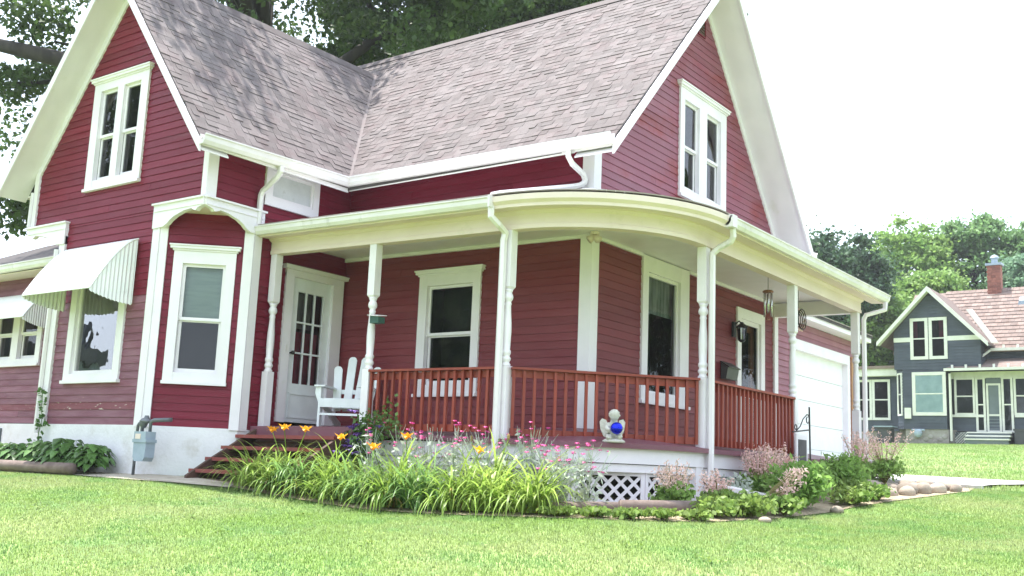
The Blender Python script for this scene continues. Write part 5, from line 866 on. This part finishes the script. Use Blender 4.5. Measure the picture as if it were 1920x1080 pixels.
T = plant('climbing_vine', 'thin green vine climbing the white foundation corner behind the hostas', 'vine', -7.75, -2.78, None); mb = MB(); pts = [Vector((0, 0, .1))]
for k in range(9): pts.append(pts[-1] + Vector((rnd.uniform(-.05, .07), 0, .11)))
mb.tube(pts, .005, 4); obj('stem', mb, 'vine', T); c = np.array([tuple(p) for p in rnd.choices(pts, k=90)]) + nrg.normal(size=(90, 3)) * np.array([.09, .015, .05]); V, Q = leaves(c, .055, 1.3); npobj('leaves', V, Q, 'vine', T, kind='stuff')
# shrubs and plumes on the right bed
def bush(name, lab, cat, x, y, r, h, n, leaf, m, grp=None):
    T = plant(name, lab, cat, x, y, grp); k = 34; cc = nrg.normal(size=(k, 3)); cc /= np.linalg.norm(cc, axis=1)[:, None]; cc *= nrg.uniform(.35, 1, k)[:, None] ** .6; cc = cc * np.array([r, r, h * .5]) * .8 + np.array([0, 0, h * .52]); mb = MB()
    for e in cc: mb.tube([(0, 0, 0), tuple(e * np.array([.4, .4, .55])), tuple(e)], [.008, .006, .003], 4, False)
    obj('stems', mb, 'stem', T, kind='stuff'); idx = nrg.integers(0, k, n); c = cc[idx] + nrg.normal(size=(n, 3)) * np.array([r * .2, r * .2, h * .13]); c[:, 2] = np.abs(c[:, 2]) + .01; V, Q = leaves(c, leaf, 2.3 if leaf < .04 else 1.5, .4); npobj('leaves', V, Q, m, T, kind='stuff'); return T
def plumes(x, y, lab, H, n, spread, m='plume', grp='pink plumed plants on the right bed', sprays=44):
    T = bush('astilbe', lab, 'plumed plant', x, y, spread * .8, H * .5, 700, .045, 'shrub', grp); mb = MB(); c = []
    for k in range(n):
        a = rnd.uniform(0, 6.28); rr = rnd.uniform(.05, spread); h = H * rnd.uniform(.75, 1.08); tip = Vector((rr * math.cos(a), rr * math.sin(a), h)); lo = Vector((rr * .45 * math.cos(a), rr * .45 * math.sin(a), h * .55)); mb.tube([(0, 0, .02), lo, tip], [.006, .005, .002], 4, False)
        for j in range(sprays): f = rnd.random(); p = lo.lerp(tip, f); w_ = .055 * (1 - f) + .012; c.append((p.x + rnd.gauss(0, w_), p.y + rnd.gauss(0, w_), p.z + rnd.gauss(0, .02)))
    obj('stalks', mb, 'stem', T, kind='stuff'); V, Q = leaves(np.array(c), .017, 2.2, .1); npobj('plume', V, Q, m, T, kind='stuff')
plumes(1.80, 1.15, 'pink plumed plant left of the group in front of the right lattice', .60, 22, .32); plumes(1.80, 1.35, 'dense pink plumed plant before the end of the right lattice', .62, 28, .34); plumes(1.85, 1.75, 'tall pink plumed plant in front of the last railing balusters', .56, 26, .30)
plumes(1.95, 4.3, 'pink plumed plant at the foot of the far porch post', .72, 20, .34); plumes(2.2, 4.75, 'tan plumed plant leaning right over the driveway edge', .74, 18, .42); plumes(1.75, -1.0, 'thin reddish flowered plant in front of the white lattice', .48, 16, .28, 'plume'); plumes(1.95, -.35, 'low reddish flowered plant beside the pier', .38, 12, .24, 'plume')
bush('peony', 'big green bush at the front of the right bed', 'bush', 2.42, .75, .36, .52, 2000, .036, 'shrub'); bush('peony', 'upright green bush behind the leaning flower stems', 'bush', 2.15, 1.75, .32, .42, 1800, .034, 'shrub'); bush('peony', 'bright green bush nearest the far porch post', 'bush', 2.25, 2.8, .38, .44, 2000, .034, 'shrub')
T = plant('seed_stems', 'tan flower stems leaning right across the green bush', 'plant', 2.28, -.20, None); mb = MB(); c = []
for k in range(13): a = rnd.uniform(-.3, .95); L = rnd.uniform(.5, .95); e = Vector((L * .42 * math.cos(a), L * .55 * math.sin(a) + L * .35, L * rnd.uniform(.35, .62))); mb.tube([(0, 0, .02), e * .55 + Vector((0, 0, .03)), e], [.007, .006, .003], 4, False); c += [(e.x + rnd.gauss(0, .05), e.y + rnd.gauss(0, .05), e.z + rnd.gauss(0, .025)) for _ in range(28)]
obj('stems', mb, 'stem', T, kind='stuff'); V, Q = leaves(np.array(c), .020, 2.2, .1); npobj('seed_head', V, Q, 'plume', T, kind='stuff')
CG = 'low leafy plants along the lawn edge'
CV = [(1.30, -2.50, .20, 'low plant at the right foot of the last daylily clump'), (1.62, -2.36, .18, 'low plant in front of the left timber end'), (1.90, -2.18, .18, 'second low plant from the left in front of the timber'), (2.12, -1.92, .18, 'low yellow green plant in front of the middle of the timber'), (2.34, -1.62, .18, 'low plant before the right end of the timber'), (2.30, -1.12, .27, 'low bright plant covering the right timber end'), (2.52, -.72, .27, 'low bright plant under the leaning stems'), (2.30, -.50, .28, 'low plant behind the leaning stems'), (2.64, -.15, .26, 'low plant touching the big front bush'),
      (2.72, 1.65, .27, 'low plant right of the big front bush'), (2.80, 2.25, .27, 'low plant beside the stone heap'), (2.55, 2.35, .28, 'low plant behind the one beside the stones')]
for x, y, s, lab in CV: bush('strawberry_plant', lab, 'low plant', x, y, s, s * (.42 if s < .22 else .72), 300 if s < .22 else 620, .044, 'cover', CG)
# dark low foliage at the porch skirt
for i, (x, y, lab) in enumerate(((1.62, .85, 'grey green low plant by the splash pipe under the right lattice'), (1.60, 1.6, 'grey green low plant behind the pink plumes'))): bush('lambs_ear', lab, 'low plant', x, y, .22, .26, 500, .045, 'silver', 'grey green plants at the lattice')
# ---------------------------------------------------------------- grass
nrg = np.random.default_rng(99)
def grass(n, x0, x1, y0, y1, h, w, dmax):
    x = nrg.uniform(x0, x1, n); y = nrg.uniform(y0, y1, n); jx, jy = nrg.normal(size=(2, n)) * .05; k = ~(inside(x + jx, y + jy, BED) | inside(x + jx, y + jy, BED2) | inside(x, y, DRV)); k &= ~((x > -13) & (x < 1.9) & (y > -1.9) & (y < 12)); k &= ~((x > -5.9) & (x < -3.2) & (y > -3.22 + .22 * np.maximum(0, x + 4.2) + jy) & (y < -2))
    d = np.stack([x - CAM.x, y - CAM.y], 1); dep = d @ np.array([fw.x, fw.y]); lat = d @ np.array([rt.x, rt.y]); k &= (dep > 5.2) & (np.abs(lat) < dep * .56 + 1.2) & (dep < dmax); x, y = x[k], y[k]; m = len(x); z = G(x, y); s = nrg.uniform(.6, 1.3, m)
    a = nrg.uniform(0, 6.283, m); dx, dy = np.cos(a), np.sin(a); l = nrg.uniform(.1, .9, m) * h * s; ww = w * nrg.uniform(.7, 1.3, m) / 2; b = np.stack([x, y, z - .004], 1); sd = np.stack([-dy, dx, 0 * x], 1) * ww[:, None]; t = b + np.stack([dx * l, dy * l, h * s * .9], 1)
    return np.stack([b - sd, b + sd, t], 1).reshape(-1, 3), np.arange(3 * m).reshape(-1, 3)
V1, Q1 = grass(1500000, -12, 9, -9, 5.4, .029, .0082, 17); V2, Q2 = grass(360000, -16, 30, 5, 45, .06, .02, 62)
npobj('grass', np.concatenate([V1, V2]), np.concatenate([Q1, Q2 + len(V1)]), 'grass', None, kind='stuff')
for k in range(14):
    x, y = rnd.uniform(-4, 5.5), rnd.uniform(-5.5, -3.2); c = nrg.normal(size=(22, 3)) * np.array([.05, .05, .004]) + np.array([x, y, g(x, y) + .03])
    V, Q = leaves(c, .02, 1.2, 1.5); npobj('clover_patch', V, Q, 'cover', None, kind='stuff')

# ---------------------------------------------------------------- summer haze
hz = D.materials.new('air_haze'); hz.use_nodes = True; N = hz.node_tree.nodes; N.remove(N['Principled BSDF']); pv = N.new('ShaderNodeVolumePrincipled'); pv.inputs['Color'].default_value = (.93, .96, 1, 1); pv.inputs['Density'].default_value = .0006; pv.inputs['Anisotropy'].default_value = .3
hz.node_tree.links.new(pv.outputs[0], N['Material Output'].inputs['Volume']); M['haze'] = hz
obj('haze', MB().box(-460, 460, -460, 460, float(ZZ.min()) - 1, 24), 'haze', None, kind='stuff')
